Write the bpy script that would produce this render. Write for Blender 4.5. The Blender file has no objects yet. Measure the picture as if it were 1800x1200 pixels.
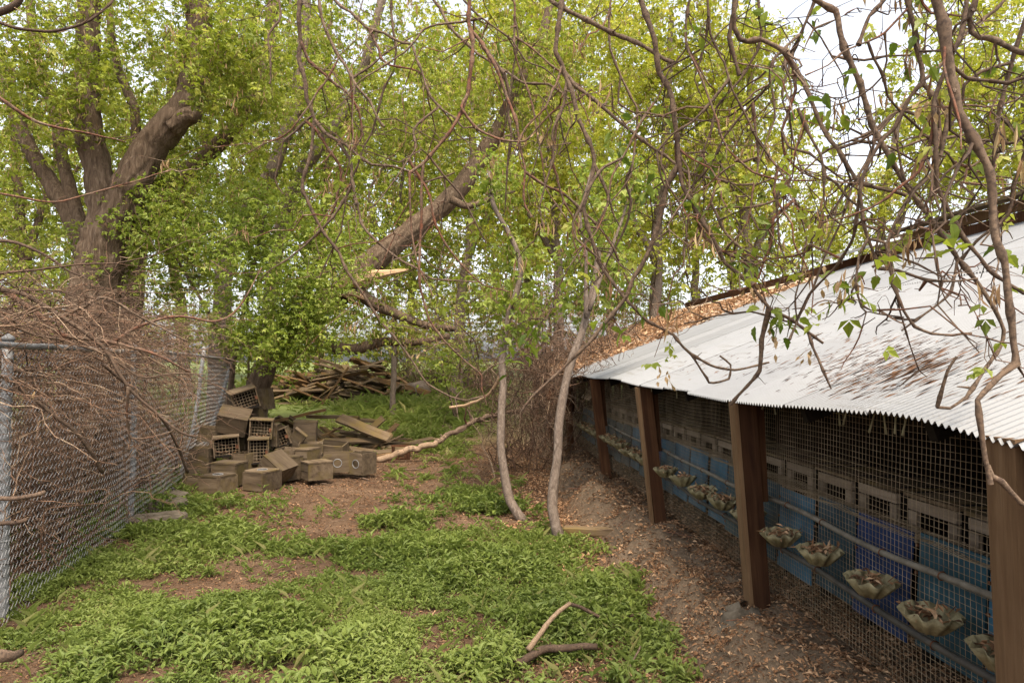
import bpy, math, random
import numpy as np
from mathutils import Vector, Matrix, Euler

# ------------------------------------------------------------------ camera, world, sun
SC = bpy.context.scene
COL = SC.collection
EYE = 1.65; F = 1200.0; CX = 900.0; HY = 635.0
cam_d = bpy.data.cameras.new('camera')
cam_d.lens = 24.0; cam_d.sensor_width = 36.0; cam_d.sensor_fit = 'HORIZONTAL'
cam_d.shift_y = (HY - 600.0) / 1800.0
cam_d.clip_start = 0.05; cam_d.clip_end = 2000.0
cam = bpy.data.objects.new('camera', cam_d); COL.objects.link(cam)
cam.location = (0, 0, EYE); cam.rotation_euler = (math.radians(90), 0, 0)
SC.camera = cam

SUN_EL, SUN_AZ = 62.0, 165.0      # degrees; azimuth clockwise from +Y (sun high, behind the camera over the shed)
world = bpy.data.worlds.new('World'); SC.world = world; world.use_nodes = True
wn = world.node_tree.nodes; wn.clear()
sky = wn.new('ShaderNodeTexSky'); sky.sky_type = 'NISHITA'; sky.sun_disc = False
sky.sun_elevation = math.radians(SUN_EL); sky.sun_rotation = math.radians(SUN_AZ)
sky.air_density = 1.0; sky.dust_density = 4.0; sky.ozone_density = 1.0
bg = wn.new('ShaderNodeBackground'); bg.inputs['Strength'].default_value = 0.115
wo = wn.new('ShaderNodeOutputWorld')
# thin bright overcast: the blue of the clear sky is mostly washed out
hs = wn.new('ShaderNodeHueSaturation'); hs.inputs['Saturation'].default_value = 0.30
world.node_tree.links.new(sky.outputs[0], hs.inputs['Color'])
world.node_tree.links.new(hs.outputs[0], bg.inputs['Color'])
world.node_tree.links.new(bg.outputs[0], wo.inputs[0])
sd = bpy.data.lights.new('sun', 'SUN'); sd.energy = 1.5; sd.angle = math.radians(20); sd.color = (1.0, 0.84, 0.64)
sun = bpy.data.objects.new('sun', sd); COL.objects.link(sun)
_az = math.radians(SUN_AZ); _el = math.radians(SUN_EL)
_dir = Vector((math.sin(_az) * math.cos(_el), math.cos(_az) * math.cos(_el), math.sin(_el)))
sun.rotation_euler = _dir.to_track_quat('Z', 'Y').to_euler(); sun.location = (0, -5, 20)
SC.view_settings.view_transform = 'Standard'; SC.view_settings.look = 'None'
SC.view_settings.gamma = 1.0; SC.view_settings.use_curve_mapping = False
SC.view_settings.exposure = 1.98
SC.render.engine = 'CYCLES'
SC.cycles.max_bounces = 5; SC.cycles.diffuse_bounces = 3; SC.cycles.glossy_bounces = 2; SC.cycles.transmission_bounces = 3; SC.cycles.transparent_max_bounces = 4

# ------------------------------------------------------------------ helpers
RNG = np.random.default_rng(7); random.seed(7)
def px(x, y, d):
    return np.array([(x - CX) / F * d, d, EYE - (y - HY) / F * d])
def to_px(P):
    P = np.asarray(P, float); d = np.maximum(P[..., 1], .05)
    return CX + P[..., 0] / d * F, HY - (P[..., 2] - EYE) / d * F
SA = math.atan(0.0655); CA, SNA = math.cos(SA), math.sin(SA)
def S(p, q, z):                      # shed frame: p across (away from the yard), q along, z up
    p = np.asarray(p, float); q = np.asarray(q, float); z = np.asarray(z, float)
    p, q, z = np.broadcast_arrays(p, q, z)
    return np.stack([p * CA - q * SNA, p * SNA + q * CA, z], -1)
def to_pq(x, y): return x * CA + y * SNA, -x * SNA + y * CA
def sstep(a, b, t):
    t = np.clip((np.asarray(t, float) - a) / (b - a), 0, 1); return t * t * (3 - 2 * t)
_tab = np.random.default_rng(3).random((256, 256))
def vnoise(x, y):
    x = np.asarray(x, float); y = np.asarray(y, float)
    xi = np.floor(x).astype(int); yi = np.floor(y).astype(int); fx = x - xi; fy = y - yi
    fx = fx * fx * (3 - 2 * fx); fy = fy * fy * (3 - 2 * fy)
    g = lambda a, b: _tab[a % 256, b % 256]
    return (g(xi, yi) * (1 - fx) + g(xi + 1, yi) * fx) * (1 - fy) + (g(xi, yi + 1) * (1 - fx) + g(xi + 1, yi + 1) * fx) * fy
def fbm(x, y, o=4):
    s = 0; a = .5
    for i in range(o):
        s = s + a * vnoise(x * 2 ** i + 17.3 * i, y * 2 ** i + 9.1 * i); a *= .5
    return s / (1 - .5 ** o)
def gz(x, y):                        # height of the ground
    x = np.asarray(x, float); y = np.asarray(y, float)
    p, q = to_pq(x, y)
    edge = 1.12 + .22 * (fbm(q * 1.1, q * 0 + 3.0, 3) - .5) * 2
    bank = sstep(edge, edge + .36, p) * (.235 + .10 * (fbm(p * 2, q * 1.3) - .5)) - sstep(1.75, 2.1, p) * .06 + sstep(.3, 1.0, p) * .02
    lump = sstep(1.0, 1.3, p) * sstep(2.0, 1.7, p) * (fbm(p * 5, q * 5) - .5) * .20
    rise = .03 * np.clip(y - 14, 0, 30)
    near = (fbm(x * 1.1 + 5, y * 1.1) - .5) * .05 + (fbm(x * 5, y * 5) - .5) * .018
    return bank + lump + rise + near
def norm(v): return v / np.maximum(np.linalg.norm(v, axis=-1, keepdims=True), 1e-9)

class MB:
    """collects geometry, links it as one mesh object"""
    def __init__(s): s.v = []; s.f = []; s.n = 0
    def add(s, V, Fc, rnd=None, mi=0):
        V = np.asarray(V, np.float32).reshape(-1, 3); Fc = np.asarray(Fc, np.int32)
        if rnd is None: rnd = np.full(len(Fc), random.random(), np.float32)
        elif np.isscalar(rnd): rnd = np.full(len(Fc), rnd, np.float32)
        s.v.append(V); s.f.append((Fc + s.n, np.asarray(rnd, np.float32), np.full(len(Fc), mi, np.int32))); s.n += len(V)
        return s
    def box(s, c, dims, rot=None, rnd=None, mi=0, jit=0.0):
        h = np.array(dims) / 2.0
        V = np.array([[x, y, z] for x in (-1, 1) for y in (-1, 1) for z in (-1, 1)], float) * h
        if jit: V = V + RNG.normal(0, jit, V.shape)
        if rot is not None: V = V @ np.array(rot.to_matrix() if hasattr(rot, 'to_matrix') else rot).T
        Fc = [[0, 1, 3, 2], [4, 6, 7, 5], [0, 4, 5, 1], [2, 3, 7, 6], [0, 2, 6, 4], [1, 5, 7, 3]]
        return s.add(V + np.array(c), Fc, rnd, mi)
    def tubes(s, P, R, k=4, rnd=None, mi=0, cap=False, ridge=0.0):
        P = np.asarray(P, float)
        if P.ndim == 2: P = P[None]
        M, N, _ = P.shape
        R = np.broadcast_to(np.asarray(R, float), (M, N))
        T = np.empty_like(P); T[:, 1:-1] = P[:, 2:] - P[:, :-2]; T[:, 0] = P[:, 1] - P[:, 0]; T[:, -1] = P[:, -1] - P[:, -2]
        T = norm(T)
        m = np.abs(T).mean(1); ax = np.eye(3)[np.argmin(m, 1)][:, None, :]
        U = norm(np.cross(T, np.broadcast_to(ax, T.shape))); W = np.cross(T, U)
        a = np.arange(k) / k * 2 * math.pi
        RR = np.repeat(R[:, :, None], k, 2)
        if ridge:
            ln = np.concatenate([[0], np.cumsum(np.linalg.norm(np.diff(P[0], axis=0), axis=1))]); r_ = float(R.mean()); n_c = max(7, int(r_ * 95)); cyc = np.arange(k) / k * n_c
            h = vnoise(cyc[None] % n_c + 3 * vnoise(ln[:, None] * 2.2, cyc[None] * .3), ln[:, None] * 3.2 + 0 * cyc[None]); RR = RR * (1 + ridge * (np.abs(h - .5) * 2 - .45))[None]
        V = P[:, :, None] + RR[:, :, :, None] * (np.cos(a)[:, None] * U[:, :, None] + np.sin(a)[:, None] * W[:, :, None])
        i = np.arange(N - 1)[:, None] * k; j = np.arange(k)[None]; jn = (j + 1) % k
        q = np.stack([i + j, i + jn, i + k + jn, i + k + j], -1).reshape(-1, 4)
        q = (q[None] + (np.arange(M) * N * k)[:, None, None])
        if rnd is None: rnd = RNG.random(M)
        rn = np.repeat(np.broadcast_to(np.asarray(rnd, float), (M,)), q.shape[1])
        s.add(V.reshape(-1, 3), q.reshape(-1, 4), rn, mi)
        if cap:
            n0 = s.n - M * N * k
            for b in range(M):
                for e in (0, N - 1):
                    idx = n0 + b * N * k + e * k + np.arange(k)
                    if e == 0: idx = idx[::-1]
                    s.f.append((idx[None].astype(np.int32), np.full(1, rn[0], np.float32), np.full(1, mi, np.int32)))
        return s
    def leaves(s, C, D, Nm, L, Wd, rnd=None, mi=0, fold=.18, droop=.15, detail=False):
        C = np.asarray(C, float); M = len(C); D = norm(np.asarray(D, float)); Nm = np.asarray(Nm, float)
        Sd = norm(np.cross(D, Nm)); Nm = np.cross(Sd, D)
        L = np.broadcast_to(np.asarray(L, float), (M,))[:, None]; Wd = np.broadcast_to(np.asarray(Wd, float), (M,))[:, None] / 2
        if rnd is None: rnd = RNG.random(M)
        if not detail:
            V = np.stack([C, C + D * L * .45 + Sd * Wd + Nm * Wd * fold * 2, C + D * L - Nm * L * droop, C + D * L * .45 - Sd * Wd + Nm * Wd * fold * 2], 1)
            Fb = np.array([[0, 1, 2], [0, 2, 3]]); nv = 4
        else:
            V = np.stack([C, C + D * L * .35 + Sd * Wd * .9 + Nm * Wd * fold * 2, C + D * L * .7 + Sd * Wd * .75 + Nm * (Wd * fold * 2 - L * droop * .45),
                          C + D * L - Nm * L * droop, C + D * L * .7 - Sd * Wd * .75 + Nm * (Wd * fold * 2 - L * droop * .45),
                          C + D * L * .35 - Sd * Wd * .9 + Nm * Wd * fold * 2, C + D * L * .5 - Nm * L * droop * .2], 1)
            Fb = np.array([[0, 1, 6], [1, 2, 6], [2, 3, 6], [3, 4, 6], [4, 5, 6], [5, 0, 6]]); nv = 7
        Fc = (Fb[None] + (np.arange(M) * nv)[:, None, None]).reshape(-1, 3)
        s.add(V.reshape(-1, 3), Fc, np.repeat(rnd, len(Fb)), mi); return s
    def build(s, name, mats, parent=None, smooth=False, kind=None):
        me = bpy.data.meshes.new(name)
        if s.v:
            V = np.concatenate(s.v); me.vertices.add(len(V)); me.vertices.foreach_set('co', V.ravel())
            li = np.concatenate([f.ravel() for f, _, _ in s.f])
            lt = np.concatenate([np.full(len(f), f.shape[1], np.int32) for f, _, _ in s.f])
            ls = np.concatenate([[0], np.cumsum(lt)[:-1]]).astype(np.int32)
            me.loops.add(len(li)); me.loops.foreach_set('vertex_index', li.astype(np.int32))
            me.polygons.add(len(lt)); me.polygons.foreach_set('loop_start', ls)
            me.polygons.foreach_set('material_index', np.concatenate([m for _, _, m in s.f]))
            me.update(calc_edges=True)
            at = me.attributes.new('rnd', 'FLOAT', 'FACE'); at.data.foreach_set('value', np.concatenate([r for _, r, _ in s.f]))
            me.polygons.foreach_set('use_smooth', np.full(len(lt), smooth))
        for m in (mats if isinstance(mats, (list, tuple)) else [mats]): me.materials.append(m)
        o = bpy.data.objects.new(name, me); COL.objects.link(o)
        if parent is not None: o.parent = parent
        if kind: o['kind'] = kind
        return o
def tag(o, label, cat, group=None):
    o['label'] = label; o['category'] = cat
    if group: o['group'] = group
    return o
def empty(name, loc=(0, 0, 0), label=None, cat=None, group=None, rot=None):
    o = bpy.data.objects.new(name, None); COL.objects.link(o); o.location = loc; o.empty_display_size = .2
    if rot is not None: o.rotation_euler = rot
    if label: tag(o, label, cat, group)
    return o
def catmull(P, step, closed=False):
    P = np.asarray(P, float)
    if len(P) == 2: P = np.array([P[0], (P[0] + P[1]) / 2, P[1]])
    Q = np.vstack([2 * P[0] - P[1], P, 2 * P[-1] - P[-2]]); out = []
    for i in range(1, len(Q) - 2):
        n = max(1, int(np.linalg.norm(Q[i + 1][:3] - Q[i][:3]) / step)); t = (np.arange(n) / n)[:, None]
        a, b, c, d = Q[i - 1], Q[i], Q[i + 1], Q[i + 2]
        out.append(.5 * (2 * b + (c - a) * t + (2 * a - 5 * b + 4 * c - d) * t ** 2 + (3 * b - a - 3 * c + d) * t ** 3))
    out.append(P[-1][None]); return np.vstack(out)

def linear(P, step):
    P = np.asarray(P, float); out = []
    for i in range(len(P) - 1):
        n = max(1, int(np.linalg.norm(P[i + 1] - P[i]) / step)); t = (np.arange(n) / n)[:, None]; out.append(P[i] * (1 - t) + P[i + 1] * t)
    out.append(P[-1][None]); return np.vstack(out)

# ------------------------------------------------------------------ materials
def new_mat(name):
    m = bpy.data.materials.new(name); m.use_nodes = True; nt = m.node_tree; nt.nodes.clear()
    out = nt.nodes.new('ShaderNodeOutputMaterial'); b = nt.nodes.new('ShaderNodeBsdfPrincipled')
    nt.links.new(b.outputs[0], out.inputs[0]); return m, nt, b, out
def ramp(nt, fac, stops):
    r = nt.nodes.new('ShaderNodeValToRGB'); e = r.color_ramp.elements
    while len(e) < len(stops): e.new(.5)
    for i, (p, c) in enumerate(stops): e[i].position = p; e[i].color = (*c, 1)
    nt.links.new(fac, r.inputs[0]); return r.outputs[0]
def coords(nt, scale=(1, 1, 1), rnd_shift=True, kind='Object'):
    tc = nt.nodes.new('ShaderNodeTexCoord'); mp = nt.nodes.new('ShaderNodeMapping'); mp.inputs['Scale'].default_value = scale
    nt.links.new(tc.outputs[kind], mp.inputs['Vector'])
    if rnd_shift:
        oi = nt.nodes.new('ShaderNodeObjectInfo'); cb = nt.nodes.new('ShaderNodeVectorMath'); cb.operation = 'SCALE'
        cb.inputs[0].default_value = (37, 19, 53); nt.links.new(oi.outputs['Random'], cb.inputs['Scale'])
        nt.links.new(cb.outputs[0], mp.inputs['Location'])
    return mp.outputs[0]
def noise(nt, vec, scale, detail=4, rough=.6, dist=0.0):
    n = nt.nodes.new('ShaderNodeTexNoise'); n.inputs['Scale'].default_value = scale; n.inputs['Detail'].default_value = detail
    n.inputs['Roughness'].default_value = rough; n.inputs['Distortion'].default_value = dist
    if vec is not None: nt.links.new(vec, n.inputs['Vector'])
    return n.outputs['Fac']
def mixc(nt, f, a, b, mode='MIX'):
    m = nt.nodes.new('ShaderNodeMix'); m.data_type = 'RGBA'; m.blend_type = mode
    for sock, val in ((m.inputs[0], f), (m.inputs[6], a), (m.inputs[7], b)):
        if isinstance(val, (int, float)): sock.default_value = val
        elif isinstance(val, tuple): sock.default_value = (*val, 1)
        else: nt.links.new(val, sock)
    return m.outputs[2]
def bump(nt, b, h, strength=.4, dist=.01):
    n = nt.nodes.new('ShaderNodeBump'); n.inputs['Strength'].default_value = strength; n.inputs['Distance'].default_value = dist
    nt.links.new(h, n.inputs['Height']); nt.links.new(n.outputs[0], b.inputs['Normal'])
def attr(nt, name='rnd'):
    a = nt.nodes.new('ShaderNodeAttribute'); a.attribute_name = name; return a.outputs['Fac']
def setup(b, rough=.85, spec=.25): b.inputs['Roughness'].default_value = rough; b.inputs['Specular IOR Level'].default_value = spec

def leaf_mat(name, stops, trans=.45, rough=.5):
    m, nt, b, out = new_mat(name); setup(b, rough, .35)
    c = ramp(nt, attr(nt), stops); nt.links.new(c, b.inputs['Base Color'])
    t = nt.nodes.new('ShaderNodeBsdfTranslucent'); c2 = mixc(nt, 1.0, c, (1.0, 1.0, .75), 'MULTIPLY'); nt.links.new(c2, t.inputs['Color'])
    mx = nt.nodes.new('ShaderNodeMixShader'); mx.inputs[0].default_value = trans
    nt.links.new(b.outputs[0], mx.inputs[1]); nt.links.new(t.outputs[0], mx.inputs[2]); nt.links.new(mx.outputs[0], out.inputs[0])
    return m
def wood_mat(name, c1, c2, c3, axis=0, bumpk=.5, moss=None, grain=22):
    m, nt, b, out = new_mat(name); setup(b, .9, .15)
    sc = [grain, grain, grain]; sc[axis] = 1.3
    v = coords(nt, tuple(sc)); n1 = noise(nt, v, 1.6, 6, .65, .4)
    v2 = coords(nt, (1, 1, 1)); n2 = noise(nt, v2, 3.5, 4, .6)
    c = ramp(nt, n1, [(.25, c1), (.5, c2), (.78, c3)])
    oi = nt.nodes.new('ShaderNodeObjectInfo')
    c = mixc(nt, mathn(nt, 'MULTIPLY', n2, .8), c, c1)
    if moss: 
        mo = ramp(nt, n2, [(.5, (0, 0, 0)), (.66, (1, 1, 1))]); c = mixc(nt, mathn(nt, 'MULTIPLY', mo, .5), c, moss)
    h = nt.nodes.new('ShaderNodeHueSaturation'); nt.links.new(c, h.inputs['Color'])
    nt.links.new(mathn(nt, 'MULTIPLY_ADD', oi.outputs['Random'], .6, .7), h.inputs['Value'])
    nt.links.new(h.outputs[0], b.inputs['Base Color']); bump(nt, b, n1, bumpk, .006); return m
def mathn(nt, op, a, b_=0.0, c_=0.0):
    n = nt.nodes.new('ShaderNodeMath'); n.operation = op
    for i, val in enumerate((a, b_, c_)):
        if isinstance(val, (int, float)): n.inputs[i].default_value = val
        else: nt.links.new(val, n.inputs[i])
    return n.outputs[0]
def bark_mat(name, c1, c2, c3, scale=1.0, zs=.25, strength=.9):
    m, nt, b, out = new_mat(name); setup(b, .92, .12)
    v = coords(nt, (scale, scale, scale * zs), False); n1 = noise(nt, v, 26, 6, .7, 1.2)
    v2 = coords(nt, (1, 1, 1), False); n2 = noise(nt, v2, 3.0, 3)
    c = ramp(nt, n1, [(.3, c1), (.52, c2), (.72, c3)]); c = mixc(nt, mathn(nt, 'MULTIPLY', n2, .55), c, c2)
    nt.links.new(c, b.inputs['Base Color']); bump(nt, b, n1, strength, .03); return m
def twig_mat(name, stops, strength=.5):
    m, nt, b, out = new_mat(name); setup(b, .85, .2)
    v = coords(nt, (1, 1, 1), False); n1 = noise(nt, v, 75, 5, .7); n2 = noise(nt, v, 9, 3)
    f = mathn(nt, 'ADD', mathn(nt, 'MULTIPLY', attr(nt), .8), mathn(nt, 'MULTIPLY_ADD', n2, .8, -.3))
    c = ramp(nt, f, stops); c = mixc(nt, ramp(nt, n1, [(.42, (0, 0, 0)), (.62, (.8, .8, .8))]), c, (.035, .024, .018))
    nt.links.new(c, b.inputs['Base Color']); bump(nt, b, n1, strength, .004); return m
def plain_mat(name, c1, c2, scale=8, rough=.7, spec=.3, metal=0, bk=.2, dist=.004):
    m, nt, b, out = new_mat(name); setup(b, rough, spec); b.inputs['Metallic'].default_value = metal
    v = coords(nt); n1 = noise(nt, v, scale, 5, .65)
    nt.links.new(ramp(nt, n1, [(.35, c1), (.68, c2)]), b.inputs['Base Color']); bump(nt, b, n1, bk, dist); return m

M = {}
M['leaf'] = leaf_mat('leaf_green', [(0, (.085, .11, .013)), (.35, (.19, .235, .026)), (.7, (.31, .35, .048)), (1, (.43, .42, .11))], .52)
M['leaf_yellow'] = leaf_mat('leaf_spring', [(0, (.13, .15, .015)), (.35, (.27, .30, .028)), (.7, (.39, .40, .05)), (1, (.50, .46, .12))], .52)
M['leaf_fresh'] = leaf_mat('leaf_fresh', [(0, (.10, .135, .017)), (.45, (.20, .26, .034)), (.8, (.30, .35, .06)), (1, (.38, .40, .11))], .52)
M['leaf_near'] = leaf_mat('leaf_near', [(0, (.075, .12, .016)), (.5, (.135, .19, .022)), (1, (.27, .32, .045))], .55, .42)
M['tassel'] = leaf_mat('tassel', [(0, (.16, .085, .04)), (.6, (.32, .20, .10)), (1, (.46, .34, .18))], .35, .8)
M['weed'] = leaf_mat('weed', [(0, (.07, .105, .02)), (.4, (.15, .195, .036)), (.8, (.22, .265, .06)), (1, (.33, .315, .12))], .4, .6)
M['chip'] = leaf_mat('litter', [(0, (.05, .026, .014)), (.35, (.16, .08, .038)), (.75, (.33, .185, .095)), (1, (.48, .32, .19))], .12, .9)
M['bark'] = bark_mat('bark', (.022, .014, .009), (.105, .072, .047), (.22, .168, .12), .8, .2, 1.0)
M['bark_pale'] = bark_mat('bark_pale', (.05, .035, .025), (.145, .11, .085), (.25, .205, .165), 1.0, .5, .6)
M['bark_bare'] = bark_mat('bare_wood', (.12, .08, .05), (.24, .165, .105), (.34, .25, .17), 1.0, .6, .3)
M['branch'] = twig_mat('branch_bark', [(0, (.05, .031, .02)), (.35, (.11, .071, .046)), (.6, (.18, .125, .083)), (.85, (.15, .054, .028)), (1, (.31, .235, .165))])
M['twig'] = twig_mat('twig_bark', [(0, (.05, .033, .022)), (.4, (.10, .068, .047)), (.7, (.15, .082, .052)), (1, (.25, .20, .15))], .2)
M['brush'] = twig_mat('brush_bark', [(0, (.05, .03, .018)), (.4, (.105, .064, .04)), (.7, (.19, .105, .062)), (1, (.38, .285, .19))], .2)
M['splinter'] = wood_mat('split_wood', (.26, .15, .08), (.42, .29, .17), (.58, .45, .31), 0, .5)
M['plank_grey'] = wood_mat('weathered_plank', (.055, .036, .02), (.14, .098, .058), (.225, .17, .115), 0, .5, (.15, .105, .025))
M['plank_warm'] = wood_mat('warm_plank', (.055, .03, .014), (.14, .082, .038), (.25, .165, .09), 0, .5, (.19, .11, .022))
M['box_wood'] = wood_mat('box_wood', (.03, .02, .012), (.125, .09, .056), (.21, .16, .105), 0, .6, (.11, .08, .02), 9)
M['post_dark'] = wood_mat('post_wood', (.03, .013, .007), (.085, .036, .016), (.16, .08, .036), 2, .5)
M['post_warm'] = wood_mat('post_wood_light', (.10, .055, .027), (.20, .12, .062), (.30, .20, .115), 2, .5)
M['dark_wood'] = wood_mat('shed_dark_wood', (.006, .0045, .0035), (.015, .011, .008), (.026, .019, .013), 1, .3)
M['nest_wood'] = wood_mat('nest_wood', (.12, .085, .055), (.25, .19, .135), (.36, .29, .21), 1, .3)
M['galv'] = plain_mat('galvanised_steel', (.14, .14, .14), (.25, .25, .245), 14, .6, .3, .2)
M['chain'] = plain_mat('chain_wire', (.22, .215, .205), (.35, .34, .325), 30, .55, .3, .15)
M['mesh_wire'] = plain_mat('cage_wire', (.14, .098, .056), (.30, .23, .15), 9, .65, .25, .1)
M['rust'] = plain_mat('rusty_iron', (.07, .028, .015), (.16, .07, .035), 25, .8, .2, .2)
M['pipe'] = plain_mat('grey_pipe', (.085, .074, .058), (.165, .145, .115), 12, .7, .2)
M['pipe_dark'] = plain_mat('dark_pipe', (.032, .029, .025), (.075, .066, .054), 12, .55, .3)
M['bowl'] = plain_mat('feeder_fibreglass', (.095, .076, .036), (.25, .215, .12), 18, .65, .25)
M['concrete'] = plain_mat('concrete', (.06, .048, .034), (.15, .125, .093), 9, .95, .1, 0, .7, .02)
M['white_metal'] = plain_mat('white_metal', (.55, .55, .54), (.72, .72, .71), 6, .45, .4)
for nm, c in (('blue_deep', (.003, .02, .075)), ('blue_teal', (.014, .05, .07)), ('blue_grey', (.024, .085, .135)), ('blue_dark', (.012, .035, .05))):
    M[nm] = plain_mat(nm, tuple(x * .7 for x in c), tuple(min(1, x * 1.35) for x in c), 5, .6, .3, 0, .1)

# roof: white painted corrugated sheet with rain streaks of dirt running down the slope (object x = along, y = up the slope)
def roof_mat():
    m, nt, b, out = new_mat('roof_paint'); setup(b, .5, .35)
    v = coords(nt, (26, 1.6, 26), False); n1 = noise(nt, v, 1.0, 5, .7)
    v2 = coords(nt, (1, 1, 1), False); n2 = noise(nt, v2, 1.1, 4)
    d = mathn(nt, 'MULTIPLY', ramp(nt, n1, [(.53, (0, 0, 0)), (.75, (1, 1, 1))]), ramp(nt, n2, [(.35, (0, 0, 0)), (.65, (1, 1, 1))]))
    c = mixc(nt, mathn(nt, 'MULTIPLY', d, .75), mixc(nt, n2, (.165, .169, .172), (.22, .222, .222)), (.085, .07, .048))
    oi = nt.nodes.new('ShaderNodeObjectInfo'); h = nt.nodes.new('ShaderNodeHueSaturation'); nt.links.new(c, h.inputs['Color'])
    nt.links.new(mathn(nt, 'MULTIPLY_ADD', oi.outputs['Random'], .24, .86), h.inputs['Value']); nt.links.new(h.outputs[0], b.inputs['Base Color']); bump(nt, b, n1, .08, .003); return m
M['roof'] = roof_mat()
M['roof_old'] = plain_mat('old_roof', (.24, .17, .11), (.45, .36, .27), 3, .85, .15)
def ground_mat():
    m, nt, b, out = new_mat('soil'); setup(b, .95, .1)
    v = coords(nt, (1, 1, 1), False)
    n1 = noise(nt, v, 1.3, 6, .65); n2 = noise(nt, v, 34, 5, .7); n3 = noise(nt, v, 8, 4, .6)
    c = ramp(nt, n1, [(.3, (.06, .033, .018)), (.5, (.10, .06, .035)), (.7, (.15, .095, .058))])
    c = mixc(nt, mathn(nt, 'MULTIPLY', ramp(nt, n2, [(.48, (0, 0, 0)), (.7, (1, 1, 1))]), .45), c, (.215, .145, .092))
    c = mixc(nt, mathn(nt, 'MULTIPLY', ramp(nt, n3, [(.5, (0, 0, 0)), (.75, (1, 1, 1))]), .5), c, (.05, .03, .019))
    gp = nt.nodes.new('ShaderNodeNewGeometry'); dt = nt.nodes.new('ShaderNodeVectorMath'); dt.operation = 'DOT_PRODUCT'; dt.inputs[1].default_value = (CA, SNA, 0); nt.links.new(gp.outputs['Position'], dt.inputs[0])
    pw = mathn(nt, 'ADD', dt.outputs['Value'], mathn(nt, 'MULTIPLY_ADD', n3, .3, -.15))        # dry grey clay of the bank along the posts
    cl = nt.nodes.new('ShaderNodeMapRange'); cl.inputs['From Min'].default_value = 1.02; cl.inputs['From Max'].default_value = 1.25; nt.links.new(pw, cl.inputs['Value'])
    c = mixc(nt, mathn(nt, 'MULTIPLY', cl.outputs[0], .7), c, mixc(nt, n2, (.105, .075, .048), (.20, .152, .105)))
    ge = nt.nodes.new('ShaderNodeNewGeometry'); sx = nt.nodes.new('ShaderNodeSeparateXYZ'); nt.links.new(ge.outputs['Position'], sx.inputs[0])
    mr = nt.nodes.new('ShaderNodeMapRange'); mr.inputs['From Min'].default_value = 13; mr.inputs['From Max'].default_value = 20; nt.links.new(sx.outputs['Y'], mr.inputs['Value'])
    c = mixc(nt, mathn(nt, 'MULTIPLY', mr.outputs[0], .8), c, mixc(nt, n3, (.085, .12, .03), (.15, .19, .055)))
    nt.links.new(c, b.inputs['Base Color']); bump(nt, b, mathn(nt, 'ADD', n2, n3), .8, .03); return m
M['soil'] = ground_mat()

# ------------------------------------------------------------------ ground
def axis(lo, hi, a, b_, fine, n_out):
    c = np.arange(a, b_, fine); lo_ = a - np.geomspace(fine, a - lo, n_out)[::-1]; hi_ = b_ + np.geomspace(fine, hi - b_, n_out)
    return np.concatenate([lo_, c, [b_], hi_])
gx = axis(-300, 300, -4.2, 3.2, .042, 40); gy = axis(-60, 600, 2.0, 12.0, .055, 44)
XX, YY = np.meshgrid(gx, gy, indexing='ij'); ZZ = gz(XX, YY)
nx, ny = XX.shape; I = np.arange(nx * ny).reshape(nx, ny)
g = MB(); g.add(np.stack([XX, YY, ZZ], -1).reshape(-1, 3), np.stack([I[:-1, :-1], I[1:, :-1], I[1:, 1:], I[:-1, 1:]], -1).reshape(-1, 4), .5)
ground = g.build('ground', M['soil'], None, True); ground['kind'] = 'structure'

# bare patches of soil, as ellipses round points of the photograph's ground
BARE = [(600, 895, 230, 50), (560, 940, 140, 24), (350, 1030, 130, 18), (480, 1000, 130, 26), (700, 818, 140, 26), (860, 922, 160, 18), (560, 860, 240, 22), (870, 800, 60, 60), (560, 868, 120, 16), (640, 1010, 40, 8),
        (760, 765, 60, 9), (790, 915, 130, 10), (620, 845, 60, 14), (1000, 900, 90, 40), (330, 1050, 40, 10), (740, 1080, 60, 10), (440, 1190, 60, 12)]
def cover(x, y):
    """how much green grows at a place of the ground, 0..1"""
    u, w = to_px(np.stack([x, y, gz(x, y)], -1))
    edge = np.interp(w, [640, 690, 740, 800, 870, 940, 1010, 1080, 1200, 1500], [840, 845, 850, 865, 895, 1000, 1075, 1130, 1195, 1290])
    nz = fbm(x * 2.2, y * 2.2, 3); n2 = fbm(x * 9, y * 9, 2)
    c = sstep(30, -30, u - edge + (nz - .5) * 150)
    for (a, b_, ra, rb) in BARE:
        r = np.hypot((u - a) / ra, (w - b_) / rb) + (nz - .5) * 1.0 + (n2 - .5) * .8
        c = c * (.04 + .96 * sstep(.7, 1.3, r))
    fl = -1.95 - .05 * 0 + 0 * x
    fx = fence_x(y)
    c = c * (1 - .75 * sstep(0, -.35, x - fx))
    box = sstep(1.0, 1.3, np.hypot((u - 500) / 180, (w - 790) / 62)) ; c = c * (.12 + .88 * box)
    return c * (.10 + .90 * sstep(.33, .52, fbm(x * 2.6 + 3, y * 2.6, 4))) * (.35 + .65 * sstep(.3, .5, n2))
def fence_x(y):
    return np.interp(y, [0, 4.4, 11.5, 13, 60], [-4.16, -3.23, -4.75 + 3.05 * 0 - 0.0, -4.95, -6.0]) if False else np.interp(y, [0, 4.4, 8.3, 11.4, 60], [-4.1, -3.22, -4.2, -4.35, -9])

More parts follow.
